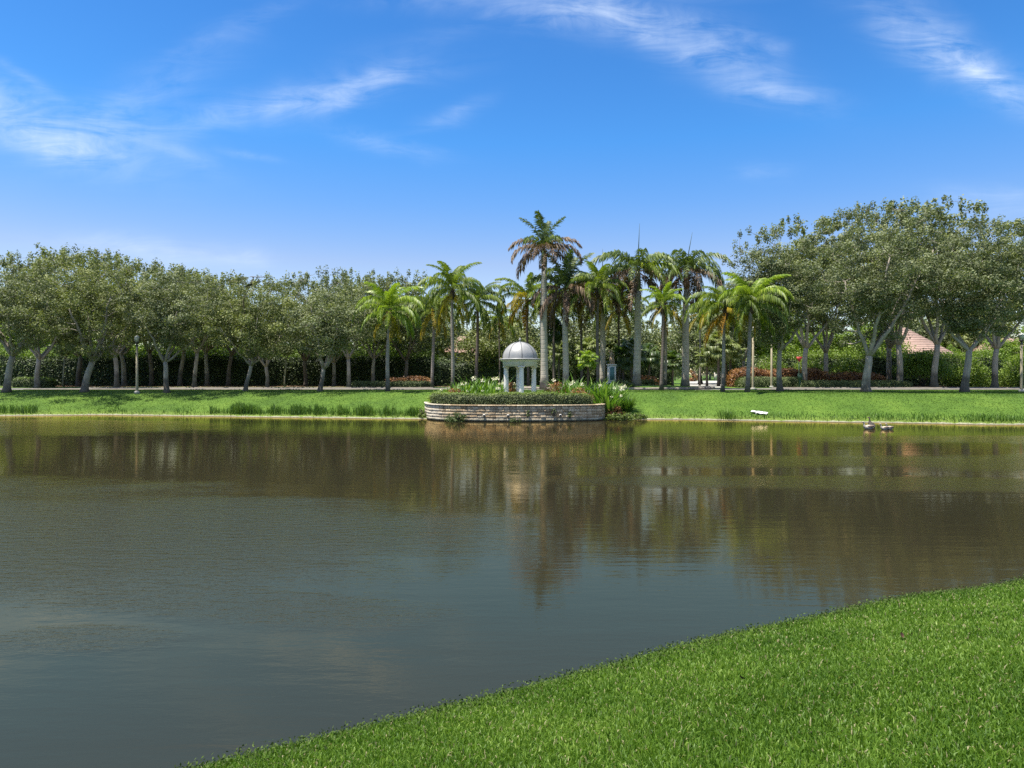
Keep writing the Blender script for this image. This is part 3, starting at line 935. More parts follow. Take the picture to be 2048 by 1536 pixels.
for k, (px, D, ty, vi, lab) in enumerate([
    (1607, 76, 432, 0, 'broad oak behind the road, by the red triangular sign'),
    (1800, 76, 408, 1, 'tall oak behind the road between the largest oak and the tiled roof'),
    (1778, 84, 440, 2, 'slim-trunked oak deep in the right garden, left of the tall oak behind the road'),
    (1988, 73.5, 436, 0, 'stout forking oak behind the road near the right edge'),
    (2130, 73.5, 430, 1, 'oak cut off by the right edge of the picture'),
    (1652, 80, 478, 1, 'oak deep in the right garden, left of the largest oak and behind its crown'),
    (1868, 75, 404, 2, 'oak behind the road directly before the tiled roof'),
    (1490, 92, 560, 2, 'dark shady oak behind the pale fan palm cluster')]):
    tr, cr = rvar[vi]
    put_tree('oak_tree', px, D, [('trunk', tr), ('crown', cr)], lab, group=GR, rz=k * 2.1, sc=hgt(ty, D) / 15.5)

# background trees
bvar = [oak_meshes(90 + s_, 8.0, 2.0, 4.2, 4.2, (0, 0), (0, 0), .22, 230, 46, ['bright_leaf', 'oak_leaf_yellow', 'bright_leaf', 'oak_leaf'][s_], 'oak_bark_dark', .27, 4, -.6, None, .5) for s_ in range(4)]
bg = [
    (30, 100, 600, 0, 'bright green tree beyond the tall hedge at the left edge'),
    (150, 104, 640, 0, 'yellow-green tree beyond the tall hedge behind the second front oak'),
    (260, 98, 655, 2, 'bright tree beyond the tall hedge behind the left lamp post'),
    (380, 102, 650, 0, 'low bright tree beyond the tall hedge right of the slender pale oak'),
    (500, 104, 640, 2, 'bright tree beyond the tall hedge behind the low forking oak'),
    (640, 98, 640, 0, 'lime green tree beyond the tall hedge above the long left limb'),
    (745, 96, 640, 2, 'bright tree beyond the tall hedge behind the lone feathery palm'),
    (835, 100, 590, 1, 'olive tree beyond the croton bed at the left of the palm group'),
    (975, 92, 625, 1, 'olive round-topped tree behind the gazebo, in front of the middle tiled roof'),
    (1045, 100, 625, 1, 'olive tree filling the gap right behind the gazebo dome'),
    (1150, 88, 615, 3, 'dark tree behind the two pale royal trunks right of the gazebo'),
    (1235, 90, 605, 3, 'dark round tree behind the stone statue'),
    (1310, 110, 650, 1, 'low tree in the gap between the two biggest royal palms'),
    (1400, 104, 605, 3, 'dark tree behind the entrance road, right of the last royal palm'),
    (1455, 112, 590, 3, 'tall dark tree above the pale fan palm cluster'),
    (1560, 110, 600, 2, 'bright tree behind the slim tall oak'),
    (1660, 100, 640, 0, 'bright tree beyond the right hedge, left of the largest oak'),
    (1745, 104, 645, 2, 'bright tree directly behind the largest oak'),
    (1880, 112, 690, 2, 'bright low tree before the tiled roof, behind the tall right hedge'),
    (1895, 128, 610, 1, 'olive tree rising behind the tiled roof, right of its ridge'),
    (1800, 126, 600, 3, 'dark tree rising behind the tiled roof, left of its ridge'),
    (1960, 124, 600, 1, 'olive tree behind the houses near the right edge'),
    (2020, 108, 660, 0, 'bright low tree beyond the hedge at the right edge'),
    (895, 118, 625, 3, 'dark tree far behind the tallest feathery palm left of the gazebo'),
    (1350, 175, 715, 3, 'dark tree far away behind the black gate'),
    (1420, 185, 690, 3, 'dark tree at the far end of the entrance road'),
    (80, 120, 600, 3, 'dark tree far beyond the tall hedge behind the slim oak'),
]
for k, (px, D, ty, vi, lab) in enumerate(bg):
    tr, cr = bvar[vi]
    put_tree('garden_tree', px, D, [('trunk', tr), ('crown', cr)], lab, group='garden trees in the background', rz=k * 1.7, sc=hgt(ty, D) / 8.0)

# the far wood that closes the view
rgw = np.random.default_rng(12)
wc = np.stack([rgw.uniform(-260, 260, 3200), rgw.uniform(205, 250, 3200), rgw.random(3200) ** .8 * 1.0], 1)
wc[:, 2] = PLAT + wc[:, 2] * np.array([9.5 + 5 * mnoise.noise(Vector((q * .045, 0, 0))) + 2 * mnoise.noise(Vector((q * .2, 0, 0))) for q in wc[:, 0]])
Vl, Ql, tl = clustered(rgw, wc, 34, 1.5, 1.0, .5)
tag(obj('far_wood', npmesh('far_wood', Vl, Ql, M['oak_leaf'], tl)), 'dense wood closing the view behind the gardens', 'wood', None, 'stuff')

# ------------------------------------------------------------------ palms
def frond_mesh(name, L, e0, droop, llen, mat, npair=36, hang=.6, seed=0, wd=.06, ragged=0.1, roll=0.25):
    rg = np.random.default_rng(seed)
    n = 14
    s = np.linspace(0, 1, n)
    ang = np.radians(e0 - droop * s ** 1.25)
    dx = np.cos(ang); dz = np.sin(ang)
    px_ = np.concatenate([[0], np.cumsum((dx[1:] + dx[:-1]) / 2)]) * L / (n - 1)
    pz_ = np.concatenate([[0], np.cumsum((dz[1:] + dz[:-1]) / 2)]) * L / (n - 1)
    sway = .12 * L * rg.uniform(-1, 1) * s ** 2
    pts = np.stack([px_, sway, pz_], 1)
    mb = MB().tube(pts, .032 * (1 - .8 * s), 4, cap=False)
    V_ = [np.concatenate(mb.v)]; Q_ = [np.concatenate(mb.q)]; T_ = []
    tq = [np.full(len(Q_[0]), .55)]; tt_ = []
    base = len(V_[0])
    ss = np.linspace(.13, .995, npair)
    for side in (-1, 1):
        for q in ss:
            if rg.random() < ragged: continue
            p = np.array([np.interp(q, s, pts[:, c_]) for c_ in range(3)])
            a_ = np.interp(q, s, ang)
            tan = np.array([math.cos(a_), 0, math.sin(a_)])
            nor = np.array([-math.sin(a_), 0, math.cos(a_)])
            sid = np.array([0, side, 0.0])
            l = llen * (math.sin(math.pi * (.12 + .80 * q)) ** .7) * rg.uniform(.82, 1.1)
            fwd = .35 + .9 * q
            d1 = sid * 1.0 + tan * fwd + nor * (rg.uniform(-1, 1) * roll + .22)
            d1 /= np.linalg.norm(d1)
            d2 = d1 * (1 - hang) + np.array([0, 0, -1.0]) * hang * rg.uniform(.8, 1.3) + tan * .12
            d2 /= np.linalg.norm(d2)
            m1 = p + d1 * l * .38; tip = m1 + d2 * l * .62
            wv_ = np.cross(d1, nor); wv_ = tan * .8 + nor * .3; wv_ /= np.linalg.norm(wv_)
            hw = wd * .5 * rg.uniform(.8, 1.2)
            V_.append(np.array([p - wv_ * hw * .6, p + wv_ * hw * .6, m1 + wv_ * hw, m1 - wv_ * hw, tip]))
            Q_.append(np.array([[0, 1, 2, 3]]) + base); T_.append(np.array([[3, 2, 4]]) + base)
            v_ = min(1, max(0, .45 + .3 * rg.normal()))
            tq.append([v_]); tt_.append([v_])
            base += 5
    return npmesh(name, np.concatenate(V_), [np.concatenate(Q_), np.concatenate(T_)], M[mat], np.concatenate(tq + tt_))


FR = {}
def fr(kind, cls, mat):
    """a few frond shapes, shared: cls 0 upright ... 3 hanging"""
    key = (kind, cls, mat)
    if key not in FR:
        par = {'queen': [(3.6, 74, 80, .70, .50), (4.1, 60, 125, .90, .75), (4.2, 36, 125, 1.0, .88), (3.9, 6, 96, 1.0, .9), (3.4, -34, 54, .85, .85)],
               'royal': [(4.1, 80, 52, .95, .45), (4.3, 54, 105, 1.05, .6), (4.4, 28, 112, 1.15, .7), (4.2, 0, 92, 1.15, .8), (3.8, -38, 50, .95, .8)]}[kind][cls]
        L, e0, dr, ll, hg = par
        FR[key] = [frond_mesh('frond', L, e0, dr, ll, mat, 52 if kind == 'queen' else 46, hg, 100 * cls + k + hash_(mat), .095 if kind == 'queen' else .125, .06 if cls < 4 else .2, .25 if kind == 'queen' else .6) for k in range(2)]
    return R.choice(FR[key])


def hash_(s):
    return sum(ord(c) * (i_ + 1) for i_, c in enumerate(s)) % 1000


def palm(kind, px, D, crown_y, label, size=1.0, tr=.16, lean=0.0, trunkmat='queen_trunk', mix=None, shaft=None, spear=0.0, spear_lean=0.0, n=(3, 7, 8, 6, 4),
         flat=1.0, base=None, tipm='seed', spec=None, trunk_top=None, foot=None):
    x = X(px, D)
    zb = gf(x, D)
    top = Z(crown_y, D) - zb
    e = empty('royal_palm' if kind == 'royal' else 'queen_palm', (x, D, zb - .03), label, 'palm tree',
              'royal palms' if kind == 'royal' else 'feathery queen palms')
    k = D / F
    cxl = lean * k
    sh_len = 1.7 * size if shaft else 0.0
    th = top - sh_len
    s = np.linspace(0, 1, 12)
    pts = np.stack([cxl * s ** 1.4 + (.04 * np.sin(s * 6 + px)), np.zeros(12), s * th], 1)
    if kind == 'royal':
        rad = tr * (1.12 - .30 * s + .10 * np.sin(s * 3.0)) + tr * .45 * np.exp(-s * 22)
    else:
        rad = tr * (1.05 - .30 * s) + tr * .4 * np.exp(-s * 26)
    MB().tube(pts, rad, 12).build('trunk', M[trunkmat], e, smooth=True)
    tp = pts[-1]
    cr = np.array([cxl, 0, top])
    if shaft:
        q = np.linspace(0, 1, 6)
        sp_ = tp + (cr - tp) * q[:, None]
        MB().tube(sp_, tr * (.80 + .32 * np.sin(q * 2.4) * (1 - q * .5) - .45 * q ** 2), 10).build('crown_shaft', M[shaft], e, smooth=True)
    else:
        mbq = MB()
        for a_ in np.linspace(0, 2 * math.pi, 9)[:-1]:
            for h_, o_ in ((-.75, .8), (-.45, .95), (-.15, 1.0)):
                d = np.array([math.cos(a_ + h_ * 2), math.sin(a_ + h_ * 2), 0])
                p0 = cr + np.array([0, 0, h_ - .1]) + d * tr * .6
                mbq.tube([p0, p0 + d * tr * o_ * .5 + np.array([0, 0, .32]), p0 + d * tr * 1.3 * o_ + np.array([0, 0, .5])], [.06, .05, .02], 4)
        mbq.build('leaf_sheath', M['dead_sheath'], e)
    mats = mix or ['frond_bright', 'frond_green', 'frond_green', 'frond_green', 'frond_yellow']
    a0 = R.uniform(0, 6.28)
    for cls, cnt in enumerate(n):
        for i_ in range(cnt):
            mt = mats[cls]
            if isinstance(mt, (tuple, list)): mt = R.choice(mt)
            o = obj('frond', fr(kind, cls, mt), e, tuple(cr + np.array([0, 0, (2 - cls) * .06])))
            o.rotation_euler = (R.uniform(-.12, .12), R.uniform(-.12, .12), a0 + cls * .7 + i_ * 2 * math.pi / max(1, cnt) + R.uniform(-.3, .3))
            sc = size * R.uniform(.88, 1.1)
            o.scale = (sc, sc, sc)
    if spear:
        L = spear
        MB().tube([cr + np.array([0, 0, -.1]), cr + np.array([spear_lean * .4, 0, L * .5]), cr + np.array([spear_lean, 0, L])], [.07, .045, .012], 5).build('spear_leaf', M['frond_dark'], e)
    if tipm == 'husk':
        MB().lathe([(.0, .38), (.10, .34), (.20, .15), (.21, -.05), (.13, -.35), (.04, -.5)], 10, tuple(cr + np.array([.02, -.22, -.35]))).build('seed_husk', M['seed_husk'], e, smooth=True)
    return e


g, yl, br_, dk, bt = 'frond_green', 'frond_yellow', 'frond_brown', 'frond_dark', 'frond_bright'
palm('queen', 775, 57.2, 622, 'lone bright green feathery palm standing on the lawn left of the gazebo', .92, .165, 3, mix=[bt, bt, bt, bt, yl], tipm='husk', n=(5, 6, 6, 5, 3))
palm('queen', 865, 73.5, 618, 'short feathery palm with yellowing fronds, leftmost of the palm group', 1.05, .17, 3, mix=[g, g, g, (g, yl), yl])
palm('queen', 905, 62.8, 580, 'tall grey-trunked feathery palm left of the gazebo', 1.0, .165, 0, mix=[g, g, g, g, yl], n=(4, 5, 5, 5, 4))
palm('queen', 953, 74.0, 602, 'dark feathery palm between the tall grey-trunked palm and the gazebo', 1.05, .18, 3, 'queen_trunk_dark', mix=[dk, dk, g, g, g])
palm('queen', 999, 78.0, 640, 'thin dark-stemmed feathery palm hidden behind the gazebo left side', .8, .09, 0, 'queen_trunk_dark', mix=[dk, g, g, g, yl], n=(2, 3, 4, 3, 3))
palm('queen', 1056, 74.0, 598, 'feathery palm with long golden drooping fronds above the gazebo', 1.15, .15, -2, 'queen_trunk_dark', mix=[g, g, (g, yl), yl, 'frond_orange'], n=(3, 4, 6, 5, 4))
palm('royal', 1088, 66.0, 500, 'tallest royal palm with dry brown fronds and green crown shaft', .93, .32, 0, 'royal_trunk', mix=[dk, (dk, br_), br_, br_, br_], shaft='crown_shaft', n=(4, 5, 7, 3, 0))
palm('royal', 1131, 66.5, 580, 'royal palm with pale trunk and orange-brown shaft right of the tallest one', 1.08, .27, 0, 'royal_trunk', mix=[dk, dk, (dk, br_), br_, br_], shaft='crown_shaft_brown', n=(5, 6, 4, 5, 3), spear=1.2)
palm('queen', 1195, 65.5, 580, 'dark-trunked feathery palm in front of a pale trunk, left of the statue', 1.0, .165, 1, 'queen_trunk_dark', mix=[g, g, g, g, yl], n=(5, 5, 5, 4, 3))
palm('royal', 1205, 71.0, 570, 'royal palm with pale trunk close beside the statue and hanging brown fronds', 1.0, .26, 0, 'royal_trunk', mix=[dk, dk, br_, br_, br_], shaft='crown_shaft_brown', n=(1, 3, 4, 5, 5), spear=3.8)
palm('royal', 1274, 67.0, 540, 'broad royal palm with tall upright spear, right of the statue', 1.2, .33, 2, 'royal_trunk', mix=[dk, dk, (dk, dk, g), br_, br_], shaft='crown_shaft', n=(0, 7, 8, 6, 5), spear=4.6, spear_lean=.15)
palm('queen', 1108, 73.0, 606, 'feathery palm tucked between the two leftmost royal trunks', .95, .14, 0, 'queen_trunk_dark', mix=[bt, g, g, g, yl])
palm('queen', 1163, 72.5, 600, 'green feathery palm between the orange-shafted royal palm and the dark-trunked palm', 1.0, .14, 0, 'queen_trunk_dark', mix=[bt, bt, g, g, yl])
palm('queen', 1238, 76.0, 612, 'feathery palm behind the statue, in front of the dark round tree', 1.0, .14, 0, 'queen_trunk_dark', mix=[bt, g, g, g, yl])
palm('queen', 1324, 62.2, 610, 'small upright feathery palm between the two broad royal palms', .72, .17, 3, 'queen_trunk_dark', mix=[bt, bt, g, g, yl], n=(6, 5, 3, 3, 2))
palm('queen', 1331, 70.0, 622, 'thin pale-trunked feathery palm with few orange fronds just right of the small upright palm', .85, .15, 0, 'young_trunk', mix=[g, g, yl, yl, 'frond_orange'], n=(1, 2, 3, 2, 2))
palm('royal', 1370, 70.0, 540, 'rightmost royal palm with leaning spear beside the entrance road', 1.14, .33, 3, 'royal_trunk', mix=[dk, dk, dk, (dk, br_), br_], shaft='crown_shaft_brown', n=(0, 7, 8, 6, 5), spear=3.9, spear_lean=.6)
palm('queen', 1400, 88.0, 628, 'small pale feathery palm far behind the rightmost royal palm', .8, .12, 0, 'queen_trunk', mix=[g, g, g, yl, yl], n=(3, 4, 4, 3, 2))
palm('queen', 1445, 55.2, 618, 'feathery palm with golden left fronds on the lawn edge left of the mottled palm', .95, .15, 6, mix=[g, g, g, (g, yl), (yl, 'frond_orange')], n=(3, 4, 6, 5, 3))
palm('queen', 1495, 54.2, 606, 'feathery palm with mottled black and white trunk in front of a lamp post', .98, .17, 8, mix=[bt, bt, g, g, g], n=(4, 6, 5, 4, 2))


def fan_leaf_mesh(rad, mat, seed=0, droopy=.5):
    rg = np.random.default_rng(seed)
    V_ = []; Q_ = []; T_ = []; tq = []; tt_ = []
    base = 0
    nseg = 22
    P0 = np.array([.75, 0, .25])                               # end of the stalk
    mb = MB().tube([(0, 0, 0), (.4, 0, .2), P0], [.03, .022, .018], 4, cap=False)
    V_.append(np.concatenate(mb.v)); Q_.append(np.concatenate(mb.q)); tq.append(np.full(len(Q_[0]), .7)); base = len(V_[0])
    for k in range(nseg):
        a_ = math.radians(-125 + 250 * k / (nseg - 1))
        l = rad * (1 - .25 * abs(a_) / 2.2) * rg.uniform(.92, 1.05)
        d = np.array([math.cos(a_), math.sin(a_), .12])
        w_ = np.array([-math.sin(a_), math.cos(a_), 0])
        m1 = P0 + d * l * .6
        tip = m1 + (d * (1 - droopy) + np.array([0, 0, -droopy * 1.4])) * l * .42
        hw = l * .6 * math.radians(250 / nseg) * .55
        off = np.array([0, 0, .03 if k % 2 else -.03])
        V_.append(np.array([P0 - w_ * .02, P0 + w_ * .02, m1 + w_ * hw + off, m1 - w_ * hw - off, tip]))
        Q_.append(np.array([[0, 1, 2, 3]]) + base); T_.append(np.array([[3, 2, 4]]) + base)
        v_ = min(1, max(0, .45 + .3 * rg.normal())); tq.append([v_]); tt_.append([v_]); base += 5
    return npmesh('fan_leaf', np.concatenate(V_), [np.concatenate(Q_), np.concatenate(T_)], M[mat], np.concatenate(tq + tt_))


FAN = {m_: [fan_leaf_mesh(1.0, m_, s_, .35 + .3 * s_) for s_ in range(3)] for m_ in ('fan_leaf', 'fan_leaf_pale', 'frond_bright')}


def fan_palm(px, D, top_y, label, group=None, size=1.0, mat='fan_leaf', tr=.13, n=20, zb=None, lean=0., trunkmat='queen_trunk_dark', up=0.3):
    x = X(px, D)
    zb = gf(x, D) if zb is None else zb
    H = Z(top_y, D) - zb - .8 * size
    e = empty('fan_palm', (x, D, zb - .03), label, 'palm tree', group)
    s = np.linspace(0, 1, 8)
    MB().tube(np.stack([lean * s, 0 * s, s * H], 1), tr * (1.1 - .2 * s + .3 * np.exp(-s * 15)), 9).build('trunk', M[trunkmat], e, smooth=True)
    for k in range(n):
        q = k / (n - 1)
        o = obj('fan_leaf', R.choice(FAN[mat]), e, (lean, 0, H))
        sc = size * R.uniform(.85, 1.1)
        o.scale = (sc, sc, sc)
        el = math.radians(75 - 125 * q)
        o.rotation_euler = Matrix.Rotation(k * 2.399 + R.uniform(-.2, .2), 3, 'Z').to_4x4().to_euler()
        o.rotation_euler = (Matrix.Rotation(k * 2.399, 4, 'Z') @ Matrix.Rotation(-el, 4, 'Y')).to_euler()
    return e


GF = 'fan palms of the shady grove'
fan_palm(1437, 84, 676, 'tallest fan palm of the pale cluster by the entrance road', 'pale fan palms by the entrance road', 1.45, 'fan_leaf_pale', .16, 30)
fan_palm(1414, 86, 705, 'low fan palm at the left side of the pale cluster', 'pale fan palms by the entrance road', 1.15, 'fan_leaf_pale', .14, 24)
fan_palm(1461, 87, 692, 'fan palm at the right side of the pale cluster', 'pale fan palms by the entrance road', 1.25, 'fan_leaf_pale', .14, 26)
fan_palm(1452, 92, 700, 'fan palm at the back of the pale cluster, before the white wall', 'pale fan palms by the entrance road', 1.2, 'fan_leaf_pale', .16, 22)
fan_palm(1246, 74, 700, 'drooping dark fan palm just right of the statue', GF, 1.35, 'fan_leaf', .14, 24)
fan_palm(1262, 78, 690, 'dark fan palm behind the broad royal trunk', GF, 1.3, 'fan_leaf', .14, 22)
fan_palm(1298, 80, 700, 'dark fan palm left of the small upright feathery palm', GF, 1.25, 'fan_leaf', .14, 22)
fan_palm(1345, 82, 712, 'dark fan palm between the small upright palm and the rightmost royal palm', GF, 1.2, 'fan_leaf', .15, 22)
fan_palm(1176, 80, 688, 'fan palm in the shade left of the dark-trunked feathery palm', GF, 1.2, 'fan_leaf_pale', .14, 22)
fan_palm(1108, 76, 650, 'fan palm glowing green between the two leftmost royal trunks', GF, 1.35, 'fan_leaf', .15, 24)
fan_palm(1118, 80, 690, 'lower fan palm at the foot of the pale royal trunks', GF, 1.1, 'fan_leaf_pale', .14, 20)
fan_palm(1176, 50.2, 709, 'small bright fan palm with dark stem among the lilies right of the gazebo', None, .62, 'frond_bright', .085, 18, trunkmat='dead_sheath')

# ------------------------------------------------------------------ hedges and shrubs
def hedge(path, w_, h_, n, lsize, mat, label, cat='hedge', group=None, topmat=None, z=None, wob_=.08, name='hedge', toph=.0, tgrad=0.0):
    path = np.array(path, float)
    dd = np.concatenate([[0], np.cumsum(np.linalg.norm(np.diff(path, axis=0), axis=1))])
    L = dd[-1]
    rg = np.random.default_rng(hash_(label))
    o0 = path[0]
    zb = float(np.mean(gfull(path[:, 0], path[:, 1]))) if z is None else z
    e = empty(name, (o0[0], o0[1], zb), label, cat, group)

    def at(s):
        x = np.interp(s, dd, path[:, 0]); y = np.interp(s, dd, path[:, 1])
        x2 = np.interp(s + .2, dd, path[:, 0]); y2 = np.interp(s + .2, dd, path[:, 1])
        x1 = np.interp(s - .2, dd, path[:, 0]); y1 = np.interp(s - .2, dd, path[:, 1])
        tx, ty = x2 - x1, y2 - y1
        l = np.sqrt(tx * tx + ty * ty) + 1e-9
        return x, y, -ty / l, tx / l

    def hmod(s):
        return (.62 + .38 * np.clip(np.minimum(s, L - s) / (.55 * h_ + .1), 0, 1) ** .5) * h_ * (1 + wob_ * (np.sin(s * .9 + o0[0]) * .5 + np.sin(s * 2.3 + 1) * .3 + np.sin(s * 5.1) * .15))
    per = 2 * h_ + w_
    for part, mt, cnt in ((0, mat, n), (1, topmat, int(n * .35) if topmat else 0)):
        if not cnt: continue
        s = rg.random(cnt) * L
        x, y, nx_, ny_ = at(s)
        hm = hmod(s)
        if part == 0:
            u = rg.random(cnt) * (h_ * 2.2 + w_)
            side = u < h_ * 1.6; back = (u >= h_ * 1.6) & (u < h_ * 2.2)
            zz_ = np.where(side, (u / (h_ * 1.6)), np.where(back, (u - h_ * 1.6) / (h_ * .6), 1.0)) * hm
            off = np.where(side, -w_ / 2, np.where(back, w_ / 2, (u - h_ * 2.2) - w_ / 2))
        else:
            off = (rg.random(cnt) - .5) * w_; zz_ = hm + rg.random(cnt) * toph
            nrm = 1.0
        rnd = 1 - .22 * (np.clip(zz_ / h_ - .75, 0, 1) * 4) ** 2 * 1.0
        off = off * np.where(part == 0, rnd, 1.0)
        sg = np.sign(path[-1][0] - path[0][0]) or 1.0
        if part == 0 and h_ > .9:                                         # leafy ends
            en = rg.random(cnt) < min(.25, 1.6 * w_ / L)
            s = np.where(en, np.where(rg.random(cnt) < .5, 0, L), s)
            hm = hmod(s); x, y, nx_, ny_ = at(s)
            off = np.where(en, (rg.random(cnt) - .5) * w_, off); zz_ = np.where(en, rg.random(cnt) * hm, zz_)
        jit = rg.normal(size=(cnt, 3)) * lsize * .55
        # nx_, ny_ is the left-hand normal; front is towards -y when the path runs in +x
        C = np.stack([x - o0[0] + nx_ * off * sg, y - o0[1] + ny_ * off * sg, zz_], 1) + jit
        out = np.stack([nx_ * np.sign(off) * sg, ny_ * np.sign(off) * sg, np.full(cnt, .6)], 1) * 1.1
        Vv, Q = leafset(C, lsize, rg, .35, .6, out)
        cl2 = np.array([mnoise.noise(Vector((a_ * 1.1, b_ * 1.3, 5.0))) for a_, b_ in zip(s, zz_)]) if cnt < 60000 else 0
        ti = np.clip(.38 + .45 * cl2 + .25 * rg.normal(size=cnt) + tgrad * (zz_ / h_ - .5), 0, 1)
        obj('foliage' if part == 0 else 'top_foliage', npmesh('foliage', Vv, Q, M[mt], ti), e)  # second set: topmat leaves, mostly lighter, laid along the hedge top
    # added solid core in a dark leaf tint, blocks the view through
    k = max(3, int(L / .8))
    s = np.linspace(0, L, k)
    x, y, nx_, ny_ = at(s)
    hm = hmod(s) * .93
    V_ = []
    for a_ in range(k):
        for (o_, q_) in ((-.42, 0.0), (-.42, .78), (-.28, 1.0), (.28, 1.0), (.42, .78), (.42, 0.0)):
            V_.append((x[a_] - o0[0] + nx_[a_] * o_ * w_, y[a_] - o0[1] + ny_[a_] * o_ * w_, q_ * hm[a_]))
    Q = [(a_ * 6 + c_, a_ * 6 + c_ + 1, (a_ + 1) * 6 + c_ + 1, (a_ + 1) * 6 + c_) for a_ in range(k - 1) for c_ in range(5)]
    Q += [(0, 5, 4, 1), (1, 4, 3, 2), ((k - 1) * 6, (k - 1) * 6 + 1, (k - 1) * 6 + 4, (k - 1) * 6 + 5), ((k - 1) * 6 + 1, (k - 1) * 6 + 2, (k - 1) * 6 + 3, (k - 1) * 6 + 4)]
    obj('hedge_core', npmesh('hedge_core', V_, np.array(Q), M[mat], np.full(len(Q), .12)), e)
    return e


def pl(a_, Da, b_, Db, n=6):
    return [(X(a_, Da) + (X(b_, Db) - X(a_, Da)) * k / n, Da + (Db - Da) * k / n) for k in range(n + 1)]


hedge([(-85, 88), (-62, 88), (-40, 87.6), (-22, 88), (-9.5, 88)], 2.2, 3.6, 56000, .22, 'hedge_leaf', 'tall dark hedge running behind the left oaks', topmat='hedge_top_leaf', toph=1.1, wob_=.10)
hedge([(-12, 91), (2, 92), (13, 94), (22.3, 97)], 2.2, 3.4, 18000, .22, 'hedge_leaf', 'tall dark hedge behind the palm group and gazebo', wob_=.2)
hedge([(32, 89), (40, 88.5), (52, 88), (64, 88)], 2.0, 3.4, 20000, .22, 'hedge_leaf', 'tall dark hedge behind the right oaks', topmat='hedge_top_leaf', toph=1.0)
hedge([(-55.5, 76.5), (-51.5, 76.5)], 1.3, 1.0, 3200, .13, 'box_leaf', 'low clipped hedge at the left edge beside the slim oak', topmat='hedge_top_leaf', toph=.05)
hedge(pl(703, 75, 862, 75), 1.0, .62, 5200, .12, 'box_leaf', 'low clipped hedge behind the lone feathery palm')
hedge(pl(1478, 76, 1600, 77), 1.9, 1.05, 7000, .12, 'box_leaf', 'rounded clipped hedge at the foot of the croton bed', topmat='box_leaf', toph=.03)
hedge(pl(1596, 75, 1818, 76), 1.2, .70, 6500, .12, 'box_leaf', 'low dark clipped hedge between the two big right oaks', wob_=.04)
GCB = 'croton beds'
hedge(pl(775, 80, 862, 80), 1.6, 1.0, 5200, .17, 'croton_leaf', 'orange and red croton bed behind the low hedge by the palm group', 'shrub', GCB, wob_=.18, name='croton_bed')
hedge(pl(1462, 80, 1600, 81), 1.8, 2.0, 7500, .19, 'croton_leaf', 'orange croton bed around the lamp post behind the rounded hedge', 'shrub', GCB, wob_=.14, name='croton_bed')
hedge(pl(1603, 80, 1650, 80), 2.0, 2.3, 3000, .19, 'croton_leaf', 'tallest orange croton clump right of the red triangular sign', 'shrub', GCB, wob_=.2, name='croton_bed')
hedge(pl(1652, 80, 1762, 81), 1.6, 1.5, 5000, .19, 'croton_leaf', 'shaded croton bed behind the largest right oak', 'shrub', GCB, wob_=.1, name='croton_bed')


def shrub(px, D, w_, h_, n, lsize, mat, label, name='shrub', group=None, z=None, stem=0.0, cat='shrub', dpth=None, x=None, up=.4):
    rg = np.random.default_rng(hash_(label) + 7)
    x = X(px, D) if x is None else x
    zb = gf(x, D) if z is None else z
    e = empty(name, (x, D, zb), label, cat, group)
    dpth = dpth or w_
    k = max(10, n // 28)
    d = rg.normal(size=(k, 3)); d /= np.linalg.norm(d, axis=1)[:, None]
    d[:, 2] = np.abs(d[:, 2]) * 1.0 - .25 * (stem > 0)
    u = (rg.random(k) ** .35)[:, None]
    cen = d * u * np.array([w_ / 2, dpth / 2, h_ * .96]) * (0.86 + .2 * rg.random((k, 1)))
    if stem > 0:
        cen[:, 2] = stem + (cen[:, 2] / h_ + .3) / 1.3 * (h_ - stem)
    Vv, Q, ti = clustered(rg, cen, 28, min(w_, h_) * .085 + lsize * .5, lsize, up, .8)
    obj('foliage', npmesh('foliage', Vv, Q, M[mat], ti), e)
    mb = MB()
    for q in range(7):
        a_ = q * .9
        mb.tube([(0.03 * math.cos(a_), .03 * math.sin(a_), -.05), (w_ * .14 * math.cos(a_), dpth * .14 * math.sin(a_), h_ * .4), (w_ * .28 * math.cos(a_), dpth * .28 * math.sin(a_), h_ * .8)], [.035 + .03 * (stem > 0), .025, .01], 5)
    if stem > 0:
        mb.tube([(0, 0, -.05), (.03, 0, stem * .7), (0, 0, stem * 1.2)], [.10, .09, .06], 7)
    mb.build('stem', M['oak_bark'], e)
    return e


GS = 'rounded garden shrubs before the right hedge'
shrub(1695, 84, 4.6, 3.6, 9000, .2, 'bright_leaf', 'rounded green bush left of the largest right oak', group=GS)
shrub(1846, 80, 5.4, 5.0, 11000, .19, 'bright_leaf', 'bushy small tree on a white stem before the tiled roof', 'bushy_tree', GS, stem=1.1, cat='tree')
shrub(1935, 82, 5.2, 3.8, 9500, .2, 'bright_leaf', 'dense round bush behind the oak beside the tiled roof', group=GS)
shrub(2040, 80, 4.6, 3.8, 8000, .2, 'bright_leaf', 'round bush cut by the right edge of the picture', group=GS)
shrub(1620, 86, 5.0, 4.0, 8000, .2, 'bright_leaf', 'bright bush behind the red triangular sign', group=GS)
shrub(1545, 86, 4.4, 4.0, 7000, .2, 'bright_leaf', 'bright bush behind the lamp post in the croton bed', group=GS)
shrub(1500, 84, 2.0, 2.2, 2600, .2, 'lily_leaf', 'light green leafy clump behind the mottled-trunk palm')
shrub(1386, 150, 1.5, 3.0, 700, .3, 'croton_leaf', 'distant orange-red flowering bush by the entrance gate', 'flowering_bush')
